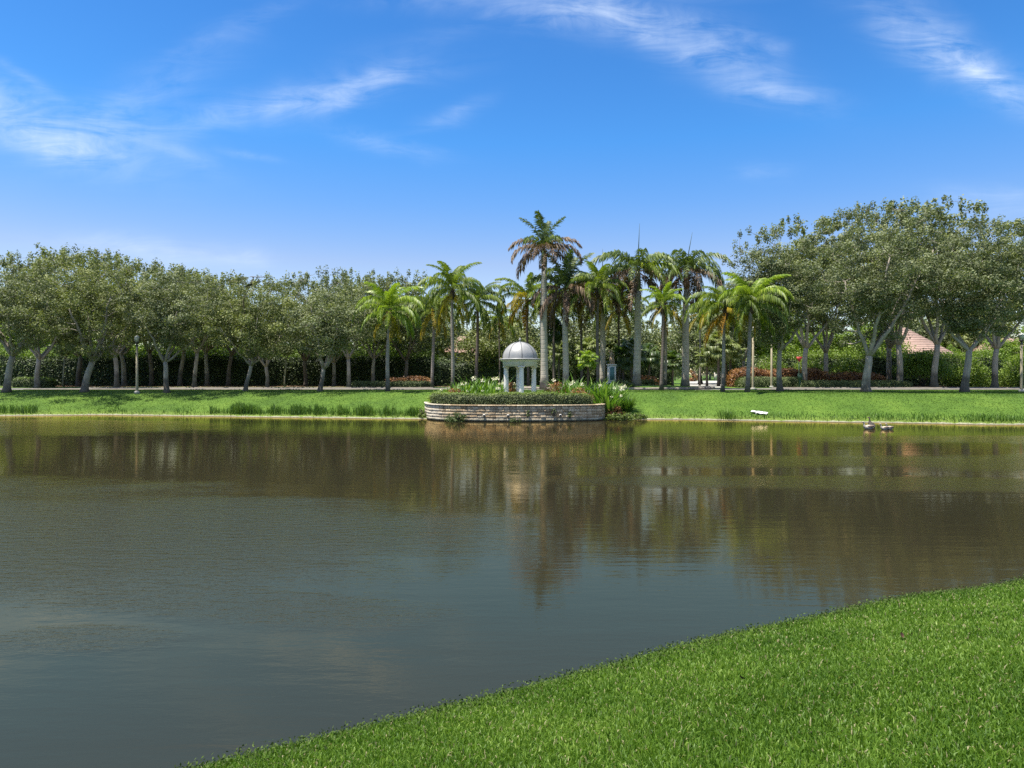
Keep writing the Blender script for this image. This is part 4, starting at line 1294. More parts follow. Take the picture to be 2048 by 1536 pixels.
for px, D, w_, h_, lab in [(1238, 66.5, 2.2, .55, 'flat clipped shrub below the statue'), (1266, 72.5, 3.2, .8, 'dark low shrub between the statue and the broad royal palm'), (1296, 69.5, 2.2, .6, 'low clipped shrub right of the broad royal trunk'), (1252, 65.5, 1.8, .45, 'small clipped shrub at the foot of the broad royal palm'), (1218, 73, 4.0, 1.0, 'dark clipped shrub behind the statue pedestal')]:
    shrub(px, D, w_, h_, 1500, .12, 'box_leaf', lab, 'clipped_shrub', 'clipped shrubs on the palm island', dpth=1.6)
shrub(1278, 75, 1.6, 1.7, 1100, .2, 'croton_leaf', 'orange croton beside the broad royal trunk', 'croton', 'single crotons')
shrub(1302, 77, 2.2, 1.6, 1300, .2, 'croton_leaf', 'orange croton in the shade between the two broad royal palms', 'croton', 'single crotons')
shrub(434, 90, 4.5, 2.6, 2200, .16, 'petal', 'white flowering bush glimpsed through the tall left hedge', 'flowering_bush', dpth=3.0)

# ------------------------------------------------------------------ retaining wall
wall = empty('retaining_wall', (float(wall_path[56][0]), float(wall_path[56][1]), 0), 'curved stone block retaining wall rising from the water', 'wall')
O = np.array([wall_path[56][0], wall_path[56][1]])
dd = np.concatenate([[0], np.cumsum(np.linalg.norm(np.diff(wall_path, axis=0), axis=1))])
WL = dd[-1]


def wat(s):
    x = np.interp(s, dd, wall_path[:, 0]); y = np.interp(s, dd, wall_path[:, 1])
    x2 = np.interp(s + .1, dd, wall_path[:, 0]) - np.interp(s - .1, dd, wall_path[:, 0]); y2 = np.interp(s + .1, dd, wall_path[:, 1]) - np.interp(s - .1, dd, wall_path[:, 1])
    a_ = math.atan2(y2, x2)
    return x, y, a_


def block_mesh(seed, cap=False):
    rg = np.random.default_rng(seed)
    b = .05
    v = [(-.5, .5, -.5), (.5, .5, -.5), (.5, .5, .5), (-.5, .5, .5), (-.5, -.465, -.5), (.5, -.465, -.5), (.5, -.465, .5), (-.5, -.465, .5),
         (-.5 + b, -.5, -.5 + b * .9), (.5 - b, -.5, -.5 + b * .9), (.5 - b, -.5, .5 - b * .9), (-.5 + b, -.5, .5 - b * .9)]
    v = np.array(v)
    if not cap: v[8:, 1] += rg.uniform(-.05, .02, 4)
    v = np.concatenate([v, [[rg.uniform(-.1, .1), -.55 if not cap else -.5, rg.uniform(-.1, .1)]]])
    q = [(0, 3, 2, 1), (0, 1, 5, 4), (1, 2, 6, 5), (2, 3, 7, 6), (3, 0, 4, 7), (4, 5, 9, 8), (5, 6, 10, 9), (6, 7, 11, 10), (7, 4, 8, 11)]
    return npmesh('stone_block', v, [np.array(q), np.array([(8, 9, 12), (9, 10, 12), (10, 11, 12), (11, 8, 12)])], M['wall_stone'])


blocks = [block_mesh(s_) for s_ in range(8)]
capm = block_mesh(99, True)
mv = []; nk = 60
for k in range(nk + 1):
    x, y, a_ = wat(WL * k / nk)
    for of_ in (.030, .26):
        for z_ in (-.15, 1.0):
            mv.append((x - O[0] - math.sin(a_) * of_, y - O[1] + math.cos(a_) * of_, z_))
mq = [(4 * k + a_, 4 * k + 4 + a_, 4 * k + 4 + b_, 4 * k + b_) for k in range(nk) for a_, b_ in ((0, 1), (1, 3), (3, 2))]
obj('joint_backing', npmesh('joint_backing', mv, np.array(mq), M['joint_backing']), wall)  # added ribbon behind the blocks, so deep joints look less dark
rows = 5; rh = 1.0 / rows
for r_ in range(-1, rows):
    bl = 0.43
    s = -R.uniform(0, .2) if r_ % 2 else .21 - .4
    while s < WL - .1:
        L = bl * R.uniform(.86, 1.12)
        s0, s1 = max(0, s), min(WL, s + L)
        if s1 - s0 > .1:
            x, y, a_ = wat((s0 + s1) / 2)
            o = obj('stone_block', R.choice(blocks), wall)
            back = .003 * r_ + R.uniform(-.010, .010)                       # the courses step back slightly
            o.location = (x - O[0] - math.sin(a_) * (.15 + back), y - O[1] + math.cos(a_) * (.15 + back), .5 * rh + r_ * rh + .01)
            o.rotation_euler = (0, 0, a_ + R.uniform(-.02, .02))
            o.scale = (s1 - s0 - .020, .30, rh - .012)
        s += L
s = 0
while s < WL - .05:
    L = .62 * R.uniform(.92, 1.08)
    s1 = min(WL, s + L)
    x, y, a_ = wat((s + s1) / 2)
    o = obj('cap_stone', capm, wall)
    o.location = (x - O[0] - math.sin(a_) * .16, y - O[1] + math.cos(a_) * .16, 1.01 + .055)
    o.rotation_euler = (0, 0, a_)
    o.scale = (s1 - s - .012, .40, .10)
    s += L
for px_ in (968, 1018, 1117):
    Dp = 45.3
    k = int(np.argmin(np.abs(wall_path[:, 0] / wall_path[:, 1] * F + CX - px_)))
    x, y, a_ = wat(dd[k])
    p = MB().tube([(0, .05, 0), (0, -.12, -.01)], [.085, .085], 12).build('drain_pipe', M['pvc'], wall, (x - O[0] + math.sin(a_) * .03, y - O[1] - math.cos(a_) * .03, .42))
    MB().tube([(0, -.115, -.01), (0, -.125, -.01)], [.062, .062], 12).build('pipe_shade_disc', M['hole_shade'], p)  # flat black disc on the solid pipe end, stands for its shaded inside

hp = [tuple(p + (ctr - p) / np.linalg.norm(ctr - p) * .78) for p in wall_path[14:88:4]]
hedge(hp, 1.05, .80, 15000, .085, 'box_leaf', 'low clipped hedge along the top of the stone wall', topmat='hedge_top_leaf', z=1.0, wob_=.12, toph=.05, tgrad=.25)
shrub(912, 45.3, 1.5, .62, 1500, .10, 'hedge_leaf', 'dark creeping shrub growing at the foot of the wall over the water', z=0.02, dpth=1.0)
shrub(1031, 44.95, .75, .28, 420, .08, 'hedge_leaf', 'small dark tuft at the foot of the wall below the gazebo', z=0.02, dpth=.5)
for px_, z_, lab in [(1056, .42, 'narrow green weed hanging down the wall right of the middle'), (1108, .48, 'small green weed growing from a wall joint towards the right end'), (1140, .25, 'lowest little weed on the wall near its right end')]:
    k = int(np.argmin(np.abs(wall_path[:, 0] / wall_path[:, 1] * F + CX - px_)))
    shrub(px_, wall_path[k][1] - .12, .28, .42, 150, .07, 'hedge_leaf', lab, 'wall_weed', 'weeds on the wall', z=z_, dpth=.25, cat='weed')

# ------------------------------------------------------------------ gazebo
GXc, GYc = X(1040, 50.2), 50.2
gz0 = gf(GXc, GYc)
gaz = empty('gazebo', (GXc, GYc, gz0), 'white domed gazebo on round columns above the stone wall', 'gazebo')
cb = Z(733, 50.2) - gz0      # underside of the entablature
MB().lathe([(0, -.1), (1.75, -.1), (1.75, .10), (1.70, .12), (0, .12)], 40).build('base_slab', M['white_stone'], gaz)
for a_ in (5, 95, 185, 275):
    r_ = 1.02
    an_ = math.radians(a_)
    c_ = MB().lathe([(.0, 0), (.25, 0), (.25, .06), (.20, .08), (.215, .13), (.19, .18), (.185, .2), (.188, .9), (.165, cb - .26), (.165, cb - .22), (.19, cb - .20), (.17, cb - .18), (.17, cb - .13), (.23, cb - .08), (.23, cb - .06)], 20)
    c_.box((0, 0, cb - .03), (.5, .5, .06), 0)
    c_.build('column', M['white_stone'], gaz, (r_ * math.cos(an_), r_ * math.sin(an_), .12 - .12), smooth=False)
for p_ in gaz.children:
    if p_.name.startswith('column'):
        p_.data.polygons.foreach_set('use_smooth', np.array([len(f.vertices) == 4 and abs(f.normal.z) < .8 for f in p_.data.polygons]))
MB().lathe([(.78, cb), (1.24, cb), (1.24, cb + .16), (1.27, cb + .17), (1.27, cb + .33), (1.33, cb + .37), (1.46, cb + .46), (1.47, cb + .48), (.78, cb + .48), (.78, cb)], 48).build('entablature', M['white_stone'], gaz)
MB().lathe([(.7, cb + .483), (1.53, cb + .483), (1.53, cb + .56), (1.30, cb + .585), (.7, cb + .585)], 48).build('cornice', M['dome_metal'], gaz)
dz0 = cb + .585
dome = MB().lathe([(1.28 * math.cos(q), dz0 + 1.22 * math.sin(q)) for q in np.linspace(0, math.pi / 2 - .02, 18)], 48).build('dome', M['dome_metal'], gaz, smooth=True)
for k in range(8):
    an_ = math.radians(k * 45 + 275 + 1)
    MB().tube([(1.285 * math.cos(q) * math.cos(an_), 1.285 * math.cos(q) * math.sin(an_), dz0 + 1.225 * math.sin(q)) for q in np.linspace(0, math.pi / 2 - .04, 16)], .024, 6).build('dome_rib', M['dome_seam'], gaz)
fz = dz0 + 1.2
MB().lathe([(.0, fz), (.10, fz), (.07, fz + .05), (.03, fz + .08), (.05, fz + .11), (.095, fz + .17), (.085, fz + .23), (.03, fz + .28), (.02, fz + .33), (0, fz + .36)], 14).build('finial', M['dome_metal'], gaz, smooth=True)

# ------------------------------------------------------------------ statue
Ds = 69.0
sx, sy = X(1223, Ds), Ds
szb = gf(sx, sy)
ptop = Z(728.5, Ds) - szb
ped = empty('statue_pedestal', (sx, sy, szb - .02), 'white square pedestal with a blue-green panel carrying the stone figure', 'pedestal', rz=.12)
pm = MB().box((0, 0, ptop / 2 - .08), (.74, .74, ptop - .16)); pm.box((0, 0, ptop - .06), (.84, .84, .12)); pm.box((0, 0, .12), (.9, .9, .24))
pm.build('block', M['white_stone'], ped)
MB().box((-.03, -.378, ptop - .92), (.46, .016, 1.3)).build('panel', M['teal_panel'], ped)


def skin(name, verts, edges, radii, mat, parent, loc=(0, 0, 0), root=0, sub=2):
    me = bpy.data.meshes.new(name)
    me.from_pydata(verts, edges, [])
    bm = bmesh.new(); bm.from_mesh(me)
    ly = bm.verts.layers.skin.verify()
    for v, r in zip(bm.verts, radii):
        v[ly].radius = (r, r)
    bm.verts.ensure_lookup_table()
    bm.verts[root][ly].use_root = True
    bm.to_mesh(me); bm.free()
    me.materials.append(mat)
    o = obj(name, me, parent, loc)
    md = o.modifiers.new('skin', 'SKIN'); md.use_smooth_shade = True
    sb = o.modifiers.new('smooth', 'SUBSURF'); sb.levels = sub; sb.render_levels = sub
    return o


# figure stepping forward in drapery, one arm raised to the head, the other at the hip
fv = [(0.02, 0, .62), (-.02, 0, .80), (-.04, 0, .98), (-.03, .0, 1.14), (0.0, -.01, 1.22), (.02, -.03, 1.32), (.02, -.02, 1.42),
      (.11, -.02, .50), (.14, -.06, .30), (.12, -.02, .08), (.15, -.14, .02),
      (-.10, .03, .48), (-.13, .02, .26), (-.12, .06, .06), (-.10, -.06, .02),
      (-.17, 0, 1.10), (-.30, -.04, 1.26), (-.20, -.07, 1.44), (-.10, -.08, 1.46),
      (.13, 0, 1.09), (.24, -.04, .92), (.20, -.14, .76), (.14, -.18, .70)]
fe = [(0, 1), (1, 2), (2, 3), (3, 4), (4, 5), (5, 6), (0, 7), (7, 8), (8, 9), (9, 10), (0, 11), (11, 12), (12, 13), (13, 14), (3, 15), (15, 16), (16, 17), (17, 18), (3, 19), (19, 20), (20, 21), (21, 22)]
frd = [.15, .12, .13, .11, .055, .095, .085, .10, .07, .045, .04, .10, .07, .045, .04, .065, .05, .04, .035, .065, .05, .04, .035]
statue = empty('statue', (sx, sy, szb - .02 + ptop), 'weathered brown stone figure with one arm raised, on the white pedestal', 'statue', rz=.1)
skin('figure', fv, fe, frd, M['statue_stone'], statue, (0, 0, .03))
dr = MB()
for k in range(9):
    a_ = -2.6 + k * .5
    dr.tube([(.05 + .14 * math.cos(a_), .14 * math.sin(a_), .70), (.05 + .20 * math.cos(a_), .17 * math.sin(a_), .42), (.02 + .26 * math.cos(a_ + .2), .22 * math.sin(a_ + .2), .04)], [.045, .06, .07], 6)
dr.build('drapery', M['statue_stone'], statue, smooth=True)
MB().lathe([(0, 0), (.36, 0), (.35, .05), (.28, .08), (0, .09)], 14).build('plinth', M['statue_stone'], statue)

# ------------------------------------------------------------------ lamp posts, signs, gate, houses
def lamp_post(px, D, top_y, label, x=None):
    x = X(px, D)
    zb = gf(x, D)
    H = Z(top_y, D) - zb
    e = empty('lamp_post', (x, D, zb - .02), label, 'lamp post', 'lamp posts along the road')
    MB().lathe([(0, 0), (.22, 0), (.22, .16), (.16, .24), (0, .24)], 12).build('base', M['concrete'], e)
    MB().lathe([(.115, .2), (.11, 1.0), (.085, H - .95), (.0, H - .94)], 12).build('pole', M['post_concrete'], e, smooth=True)
    MB().lathe([(0, H - .97), (.10, H - .97), (.12, H - .9), (.07, H - .84), (.07, H - .78), (.17, H - .66), (.18, H - .60), (0, H - .6)], 12).build('collar', M['black_metal'], e)
    lt = MB().lathe([(0, H - .595), (.13, H - .595), (.21, H - .22), (.20, H - .2), (0, H - .2)], 8).build('lantern', M['lamp_glass'], e)
    cp = MB()
    for k in range(8):
        a_ = k * math.pi / 4
        cp.tube([(.135 * math.cos(a_), .135 * math.sin(a_), H - .6), (.215 * math.cos(a_), .215 * math.sin(a_), H - .2)], .012, 4)
    cp.build('lantern_frame', M['black_metal'], lt)
    MB().lathe([(.0, H - .197), (.24, H - .197), (.22, H - .15), (.10, H - .06), (.03, H - .03), (.02, H), (0, H + .02)], 8).build('cap', M['lamp_glass'], e)
    return e


lamp_post(274, 58.6, 670, 'lamp post with pale pole between the second and third front oaks on the left')
lamp_post(1543, 74.0, 670, 'lamp post standing in the rounded hedge before the orange crotons')
lamp_post(1506, 64.0, 652, 'lamp post half hidden behind the mottled-trunk palm')
lamp_post(2043, 57.0, 665, 'lamp post at the right edge of the picture')

sg = empty('yield_sign', (X(1598, 73.5), 73.5, PLAT - .02), 'red inverted triangle road sign on a dark green post under the right oaks', 'road sign')
MB().tube([(0, 0, 0), (0, 0, Z(712, 73.5) - PLAT)], .045, 8).build('post', M['sign_post'], sg)
zt = Z(711, 73.5) - PLAT
tri = lambda r_, y0, y1, cz_: MB().add([(-r_, y0, cz_ + r_ * .58), (r_, y0, cz_ + r_ * .58), (0, y0, cz_ - r_ * 1.15), (-r_, y1, cz_ + r_ * .58), (r_, y1, cz_ + r_ * .58), (0, y1, cz_ - r_ * 1.15)], [(0, 1, 4, 3), (1, 2, 5, 4), (2, 0, 3, 5)], [(0, 2, 1), (3, 4, 5)])
tri(.36, -.075, -.055, zt - .32).build('sign_plate', M['sign_red'], sg)
bx_ = empty('utility_box', (X(1600, 74.6), 74.6, PLAT - .02), 'small dark green box on a stand below the red triangular sign', 'utility box')
bb = MB().box((0, 0, 1.25), (.42, .3, .62)); bb.box((0, 0, 1.58), (.46, .34, .05)); bb.build('cabinet', M['sign_post'], bx_)
MB().box((0, 0, .48), (.12, .12, .95)).build('stand', M['sign_post'], bx_)

Dg = 168
gt = empty('metal_gate', (X(1392, Dg), Dg, PLAT), 'black barred metal gate at the far end of the entrance road', 'gate')
wG = X(1428, Dg) - X(1392, Dg)
hG = 1.9
gbm = MB().box((0, 0, hG / 2), (.05, .05, hG)).mesh('bar', M['black_metal'])
for k in range(22):
    obj('bar', gbm, gt, (wG * k / 21, 0, .05))
MB().box((wG / 2, 0, .25), (wG, .06, .08)).box((wG / 2, 0, hG - .1), (wG, .06, .08)).build('rail', M['black_metal'], gt)
for x_ in (-.4, wG + .4):
    MB().box((x_, 0, 1.1), (.6, .6, 2.3)).box((x_, 0, 2.3), (.75, .75, .14)).build('pillar', M['house_wall'], gt)


def house(px0, px1, D, eave_y, ridge_y, label, depth=9.0, wins=3, ridge=.35, roofh=None):
    x0, x1 = X(px0, D), X(px1, D)
    W = x1 - x0
    e = empty('house', ((x0 + x1) / 2, D, PLAT - .05), label, 'house', 'tile-roofed houses behind the trees')
    ez = Z(eave_y, D) - PLAT; rz_ = Z(ridge_y, D + depth / 2) - PLAT
    MB().box((0, depth / 2, ez / 2), (W - 1.0, depth - 1.0, ez)).build('wall', M['house_wall'], e)
    # hip roof laid in stepped tile courses
    n = 15
    mb = MB()
    for k in range(n):
        t0, t1 = k / n, (k + 1) / n
        def ring(t_, z_):
            hx = W / 2 * (1 - t_) + W / 2 * ridge * t_ ; hy = depth / 2 * (1 - t_) + .05 * t_
            return [(-hx, depth / 2 - hy, z_), (hx, depth / 2 - hy, z_), (hx, depth / 2 + hy, z_), (-hx, depth / 2 + hy, z_)]
        z0 = ez + (rz_ - ez) * t0 + .13; z1 = ez + (rz_ - ez) * t1
        rA = ring(t0, z0 - .13); rB = ring(t0, z0); rC = ring(t1, z1 + .0)
        v = rA + rB + rC
        mb.add(v, [(a_, (a_ + 1) % 4, 4 + (a_ + 1) % 4, 4 + a_) for a_ in range(4)] + [(4 + a_, 4 + (a_ + 1) % 4, 8 + (a_ + 1) % 4, 8 + a_) for a_ in range(4)])
    mb.build('roof', M['roof_tile'], e)
    for k in range(wins):
        wx = -W / 2 + W * (k + .5) / wins
        f = MB().box((wx, .46, 1.6), (1.5, .1, 1.7)).build('window', M['white_stone'], e)
        MB().box((wx, .40, 1.6), (1.3, .04, 1.5)).build('pane', M['window_glass'], f)
    return e


house(1762, 1912, 104, 708, 655, 'house with pinkish tiled hip roof showing between the right oaks', 12, 3, .25)
house(880, 1025, 104, 705, 672, 'house with pinkish tiled roof behind the palms left of the gazebo', 9, 2, .5)
house(2000, 2120, 112, 700, 676, 'house with pale roof at the right edge behind the oaks', 9, 2, .4)
house(330, 420, 108, 700, 676, 'house with pale wall behind the tall left hedge', 8, 2, .4)
wl = empty('garden_wall', (X(1462, 112), 112, PLAT), 'white garden wall seen behind the pale fan palm trunks', 'wall')
MB().box((0, 0, 1.5), (X(1492, 112) - X(1440, 112), .3, 3.0)).build('wall_face', M['white_stone'], wl)
MB().box((0, 0, 3.06), (X(1492, 112) - X(1440, 112) + .2, .42, .12)).build('coping', M['white_stone'], wl)

# ------------------------------------------------------------------ lilies and other strap-leaved plants
def straps(rg, n, L, wd, spread=.8, base_r=.12, droop=.7):
    V_ = []; Q_ = []; ti = []
    for k in range(n):
        a_ = rg.uniform(0, 6.28); tilt = rg.uniform(.05, spread)
        l = L * rg.uniform(.65, 1.1); hw = wd / 2 * rg.uniform(.7, 1.2)
        b = np.array([math.cos(a_) * base_r * rg.random(), math.sin(a_) * base_r * rg.random(), 0])
        d = np.array([math.cos(a_), math.sin(a_), 0]); sd2 = np.array([-math.sin(a_), math.cos(a_), 0])
        p = b; prev = None; ang = tilt
        base = len(V_) * 1
        row = []
        for q in range(5):
            w2 = hw * (1 - (q / 4) ** 2 * .96)
            row += [p - sd2 * w2, p + sd2 * w2]
            p = p + (d * math.sin(ang) + np.array([0, 0, math.cos(ang)])) * l / 4
            ang += droop * rg.uniform(.1, .5) * (q + 1) * .6
        o_ = len(V_); V_ += row
        for q in range(4):
            Q_.append((o_ + 2 * q, o_ + 2 * q + 1, o_ + 2 * q + 3, o_ + 2 * q + 2))
        ti += [min(1, max(0, .45 + .28 * rg.normal()))] * 4
    return np.array(V_), np.array(Q_), np.array(ti)


LIL = [npmesh('leaves', *(lambda r: (r[0], r[1], M['lily_leaf'], r[2]))(straps(np.random.default_rng(s_), 60, 1.25, .085, .75, .30))) for s_ in range(4)]


def flower_mesh():
    mb = MB()
    rg = np.random.default_rng(3)
    mb.tube([(0, 0, 0), (.02, 0, .5), (.05, 0, .95)], [.015, .013, .01], 4)
    stem_ = mb
    V_, Q, ti = clustered(rg, np.array([[.05, 0, 1.0]]), 18, .045, .08, .3, 1.0)
    return stem_.mesh('flower_stem', M['lily_leaf']), npmesh('flower', V_, Q, M['petal'], ti)


FS, FL = flower_mesh()


def lily(px, D, sc, label, nfl=3, z=None):
    x = X(px, D)
    zb = gf(x, D) if z is None else z
    e = empty('lily_clump', (x, D, zb - .02), label, 'lily', 'white-flowered strap-leaved lilies')
    o = obj('leaves', R.choice(LIL), e); o.scale = (sc, sc, sc); o.rotation_euler = (0, 0, R.uniform(0, 6))
    for k in range((nfl + 1) // 2):
        a_ = -math.pi / 2 + R.uniform(-1.3, 1.3)
        loc = (math.cos(a_) * .35 * sc, math.sin(a_) * .35 * sc, 0)
        s_ = obj('flower_stem', FS, e, loc)
        f_ = obj('flower', FL, s_)
        q = sc * R.uniform(.75, 1.05)
        s_.scale = (q, q, q)
        s_.rotation_euler = (R.uniform(-.1, .5), R.uniform(-.3, .3), R.uniform(0, .5))
    return e


lil = [
    (898, 49.6, 1.05, 'small lily clump at the left end of the terrace bed', 1), (918, 50.6, 1.3, 'lily clump with pale flower head, second from the left end of the terrace', 2),
    (938, 51.6, 1.55, 'tall lily clump below the dark feathery palm trunk', 3), (958, 50.6, 1.45, 'lily clump in the middle of the bed left of the gazebo', 2),
    (975, 51.8, 1.5, 'tall lily clump at the back of the bed left of the gazebo', 3), (987, 50.2, 1.3, 'flowering lily clump nearest the left side of the gazebo', 5),
    (1003, 52.4, 1.35, 'lily clump seen just left behind the gazebo column', 3), (1026, 52.6, 1.05, 'lily clump seen between the left and middle gazebo columns', 2),
    (930, 49.4, 1.0, 'low lily clump in front of the taller ones left of the gazebo', 2), (970, 49.2, .95, 'low bright lily clump in front, close to the hedge left of the gazebo', 1),
    (1120, 51.2, 1.45, 'tall lily clump first right of the gazebo croton', 1), (1137, 50.4, 1.35, 'lily clump in the middle of the bed right of the gazebo', 1),
    (1155, 51.4, 1.6, 'tallest lily clump left of the small fan palm', 2), (1164, 50.0, 1.25, 'lily clump at the foot of the small fan palm, left side', 1),
    (1188, 50.8, 1.4, 'lily clump just right of the small fan palm stem', 2), (1200, 49.4, 1.35, 'lily clump behind the right end of the hedge', 2),
    (1212, 48.3, 1.75, 'big leaning lily clump hanging over the right end of the wall', 2), (1224, 50.4, 1.35, 'lily clump with pale flowers sloping down right of the wall', 4),
    (1240, 51.6, 1.0, 'small flowering lily clump highest on the slope right of the wall', 4), (1232, 48.9, 1.0, 'yellowish lily clump low on the slope between wall and spiky tuft', 3)]
lil += [(910, 51.4, 1.2, 'leafy lily clump at the back left of the terrace, without flowers', 0), (950, 48.8, .85, 'low lily clump at the hedge below the tall ones', 0),
        (990, 48.6, .8, 'low yellow-green lily clump before the left column', 0), (1128, 48.7, .8, 'low lily clump at the hedge right of the gazebo croton', 0),
        (1146, 52.2, 1.3, 'lily clump at the back of the bed right of the gazebo', 0), (1206, 51.2, 1.3, 'leafy lily clump behind the big leaning one', 0)]
for a_ in lil:
    lily(a_[0], a_[1], a_[2] * 1.22, a_[3], a_[4])
GCR = 'crotons round the gazebo'
for px_, D, w_, h_, lab in [(912, 49.2, 1.5, 1.35, 'bronze croton among the lilies left of the gazebo'), (1026, 51.4, 1.2, 1.6, 'orange croton between the left and middle gazebo columns'),
                            (1111, 50.0, 1.9, 1.55, 'bright orange croton just right of the gazebo'), (1152, 49.0, 1.7, 1.3, 'reddish croton at the hedge right of the gazebo'),
                            (1170, 48.8, 1.3, 1.25, 'dark red croton at the foot of the small fan palm'), (1226, 48.0, 1.5, .8, 'pinkish dry shrub on the slope right of the wall')]:
    shrub(px_, D, w_, h_, 1300, .13, 'croton_leaf', lab, 'croton', GCR)
shrub(1053, 51.2, .9, .85, 700, .13, 'bright_leaf', 'small green plant at the foot of the right gazebo column')
for px_, D, w_, lab in [(876, 48.7, 1.6, 'yellow-green low shrub behind the left end of the wall hedge'), (1004, 49.0, 1.8, 'yellow-green grassy tuft before the left gazebo column')]:
    shrub(px_, D, w_, 1.0, 1300, .1, 'hedge_top_leaf', lab, 'low_shrub')
# spiky tuft on the slope
x_, y_, z_ = hit(1256, 822)
e = empty('grass_tuft', (x_, y_, z_ - .02), 'dark green spiky grass tuft on the slope right of the wall', 'plant')
V_, Q_, ti_ = straps(np.random.default_rng(8), 260, 1.35, .05, .75, .30, .35)
obj('leaves', npmesh('leaves', V_, Q_, M['reed_leaf'], ti_), e)
x_, y_, z_ = hit(1455, 838)
e = empty('rush_clump', (x_, y_, z_ - .02), 'clump of upright rushes at the right shoreline left of the white sheet', 'plant')
V_, Q_, ti_ = straps(np.random.default_rng(9), 130, .85, .03, .5, .75, .25)
obj('leaves', npmesh('leaves', V_, Q_, M['reed_leaf'], ti_), e)
shrub(1242, 46.9, 2.4, .5, 1400, .12, 'weed_leaf', 'yellow-green weeds at the water edge right of the wall', 'shore_weeds', z=.03, dpth=1.2)
shrub(1272, 47.6, 1.8, .4, 900, .12, 'weed_leaf', 'low weeds at the water edge below the spiky tuft', 'shore_weeds', z=.04, dpth=1.0)
shrub(846, 48.4, .9, .8, 500, .12, 'weed_leaf', 'dry weeds against the left end of the wall', 'shore_weeds', z=.02)

# white sheet lying on the bank
x_, y_, z_ = hit(1519, 828)
rg = np.random.default_rng(2)
n = 12
gu, gv = np.meshgrid(np.linspace(0, 1, n), np.linspace(0, 1, n))
px2 = (gu - .5) * .8 + .12 * np.sin(gv * 5); py2 = (gv - .5) * .62 + .10 * np.sin(gu * 6)
pz2 = .05 + .07 * np.abs(np.sin(gu * 7 + gv * 3)) + .015 * rg.random((n, n)) + py2 * .22
a_ = (np.arange(n - 1)[:, None] * n + np.arange(n - 1)).ravel()
so = obj('white_sheet', npmesh('white_sheet', np.stack([px2.ravel(), py2.ravel(), pz2.ravel()], 1), np.stack([a_, a_ + 1, a_ + 1 + n, a_ + n], 1), M['cloth_white'], smooth=True), None, (x_, y_, z_ + .02))
so.modifiers.new('thick', 'SOLIDIFY').thickness = .02
tag(so, 'crumpled white sheet lying on the right bank', 'sheet')

# ------------------------------------------------------------------ geese
def goose(px, py, label, sc=1.0, rz=math.pi, dark=False, tail=False):
    D = EYE * F / (py - HY)
    e = empty('goose', (X(px, D), D, 0.0), label, 'goose', 'geese swimming off the right bank', rz)
    e.scale = (sc, sc, sc)
    # spine from tail to crown of the head, one continuous body; local +x is forward
    sp_ = [(-.36, .15), (-.30, .14), (-.20, .12), (-.05, .10), (.10, .10), (.20, .13), (.245, .20), (.25, .28), (.26, .35), (.29, .40), (.335, .405), (.36, .395)]
    rd_ = [.015, .055, .11, .145, .14, .10, .062, .042, .038, .052, .042, .02]
    if dark:
        sp_ = [(-.30, .05), (-.22, .08), (-.10, .12), (.0, .18), (.06, .26), (.09, .34), (.10, .42), (.10, .50), (.11, .56), (.14, .60), (.18, .60), (.21, .59)]
        rd_ = [.02, .07, .12, .14, .12, .08, .05, .038, .036, .045, .035, .015]
    pts = [(a_, 0, b_) for a_, b_ in sp_]
    MB().tube(pts, rd_, 12, True).build('body', M['goose_dark' if dark else 'goose_pale'], e, smooth=True)
    for s_ in (-1, 1):
        wv_ = [(-.34, s_ * .05, .20), (-.22, s_ * .105, .18), (-.05, s_ * .135, .165), (.10, s_ * .11, .15)]
        if dark: wv_ = [(-.26, s_ * .06, .12), (-.14, s_ * .11, .16), (-.02, s_ * .12, .22), (.04, s_ * .09, .28)]
        MB().tube(wv_, [.012, .05, .07, .03], 8).build('wing', M['goose_dark' if dark else 'goose_back'], e, smooth=True)
    hx, hz = (.36, .395) if not dark else (.21, .59)
    MB().tube([(hx - .02, 0, hz), (hx + .03, 0, hz - .012), (hx + .06, 0, hz - .02)], [.022, .018, .008], 8).build('bill', M['bill_pink'], e, smooth=True)
    for s_ in (-1, 1):
        MB().lathe([(0, -.018), (.014, -.012), (.018, 0), (.014, .012), (0, .018)], 8, (hx - .055, s_ * .040, hz + .012)).build('eye_patch', M['goose_dark'], e, smooth=True)
    return e


goose(1737, 858, 'larger pale goose leading at the left', 1.0)
goose(1742, 855.5, 'dark goose with its neck stretched upright behind the pale one', 1.0, 1.9, True)
goose(1769, 859, 'brown goose following, first of the right-hand pair', .78)
goose(1779, 858.5, 'last goose of the group at the right, grey and white', .78, math.pi + .3)

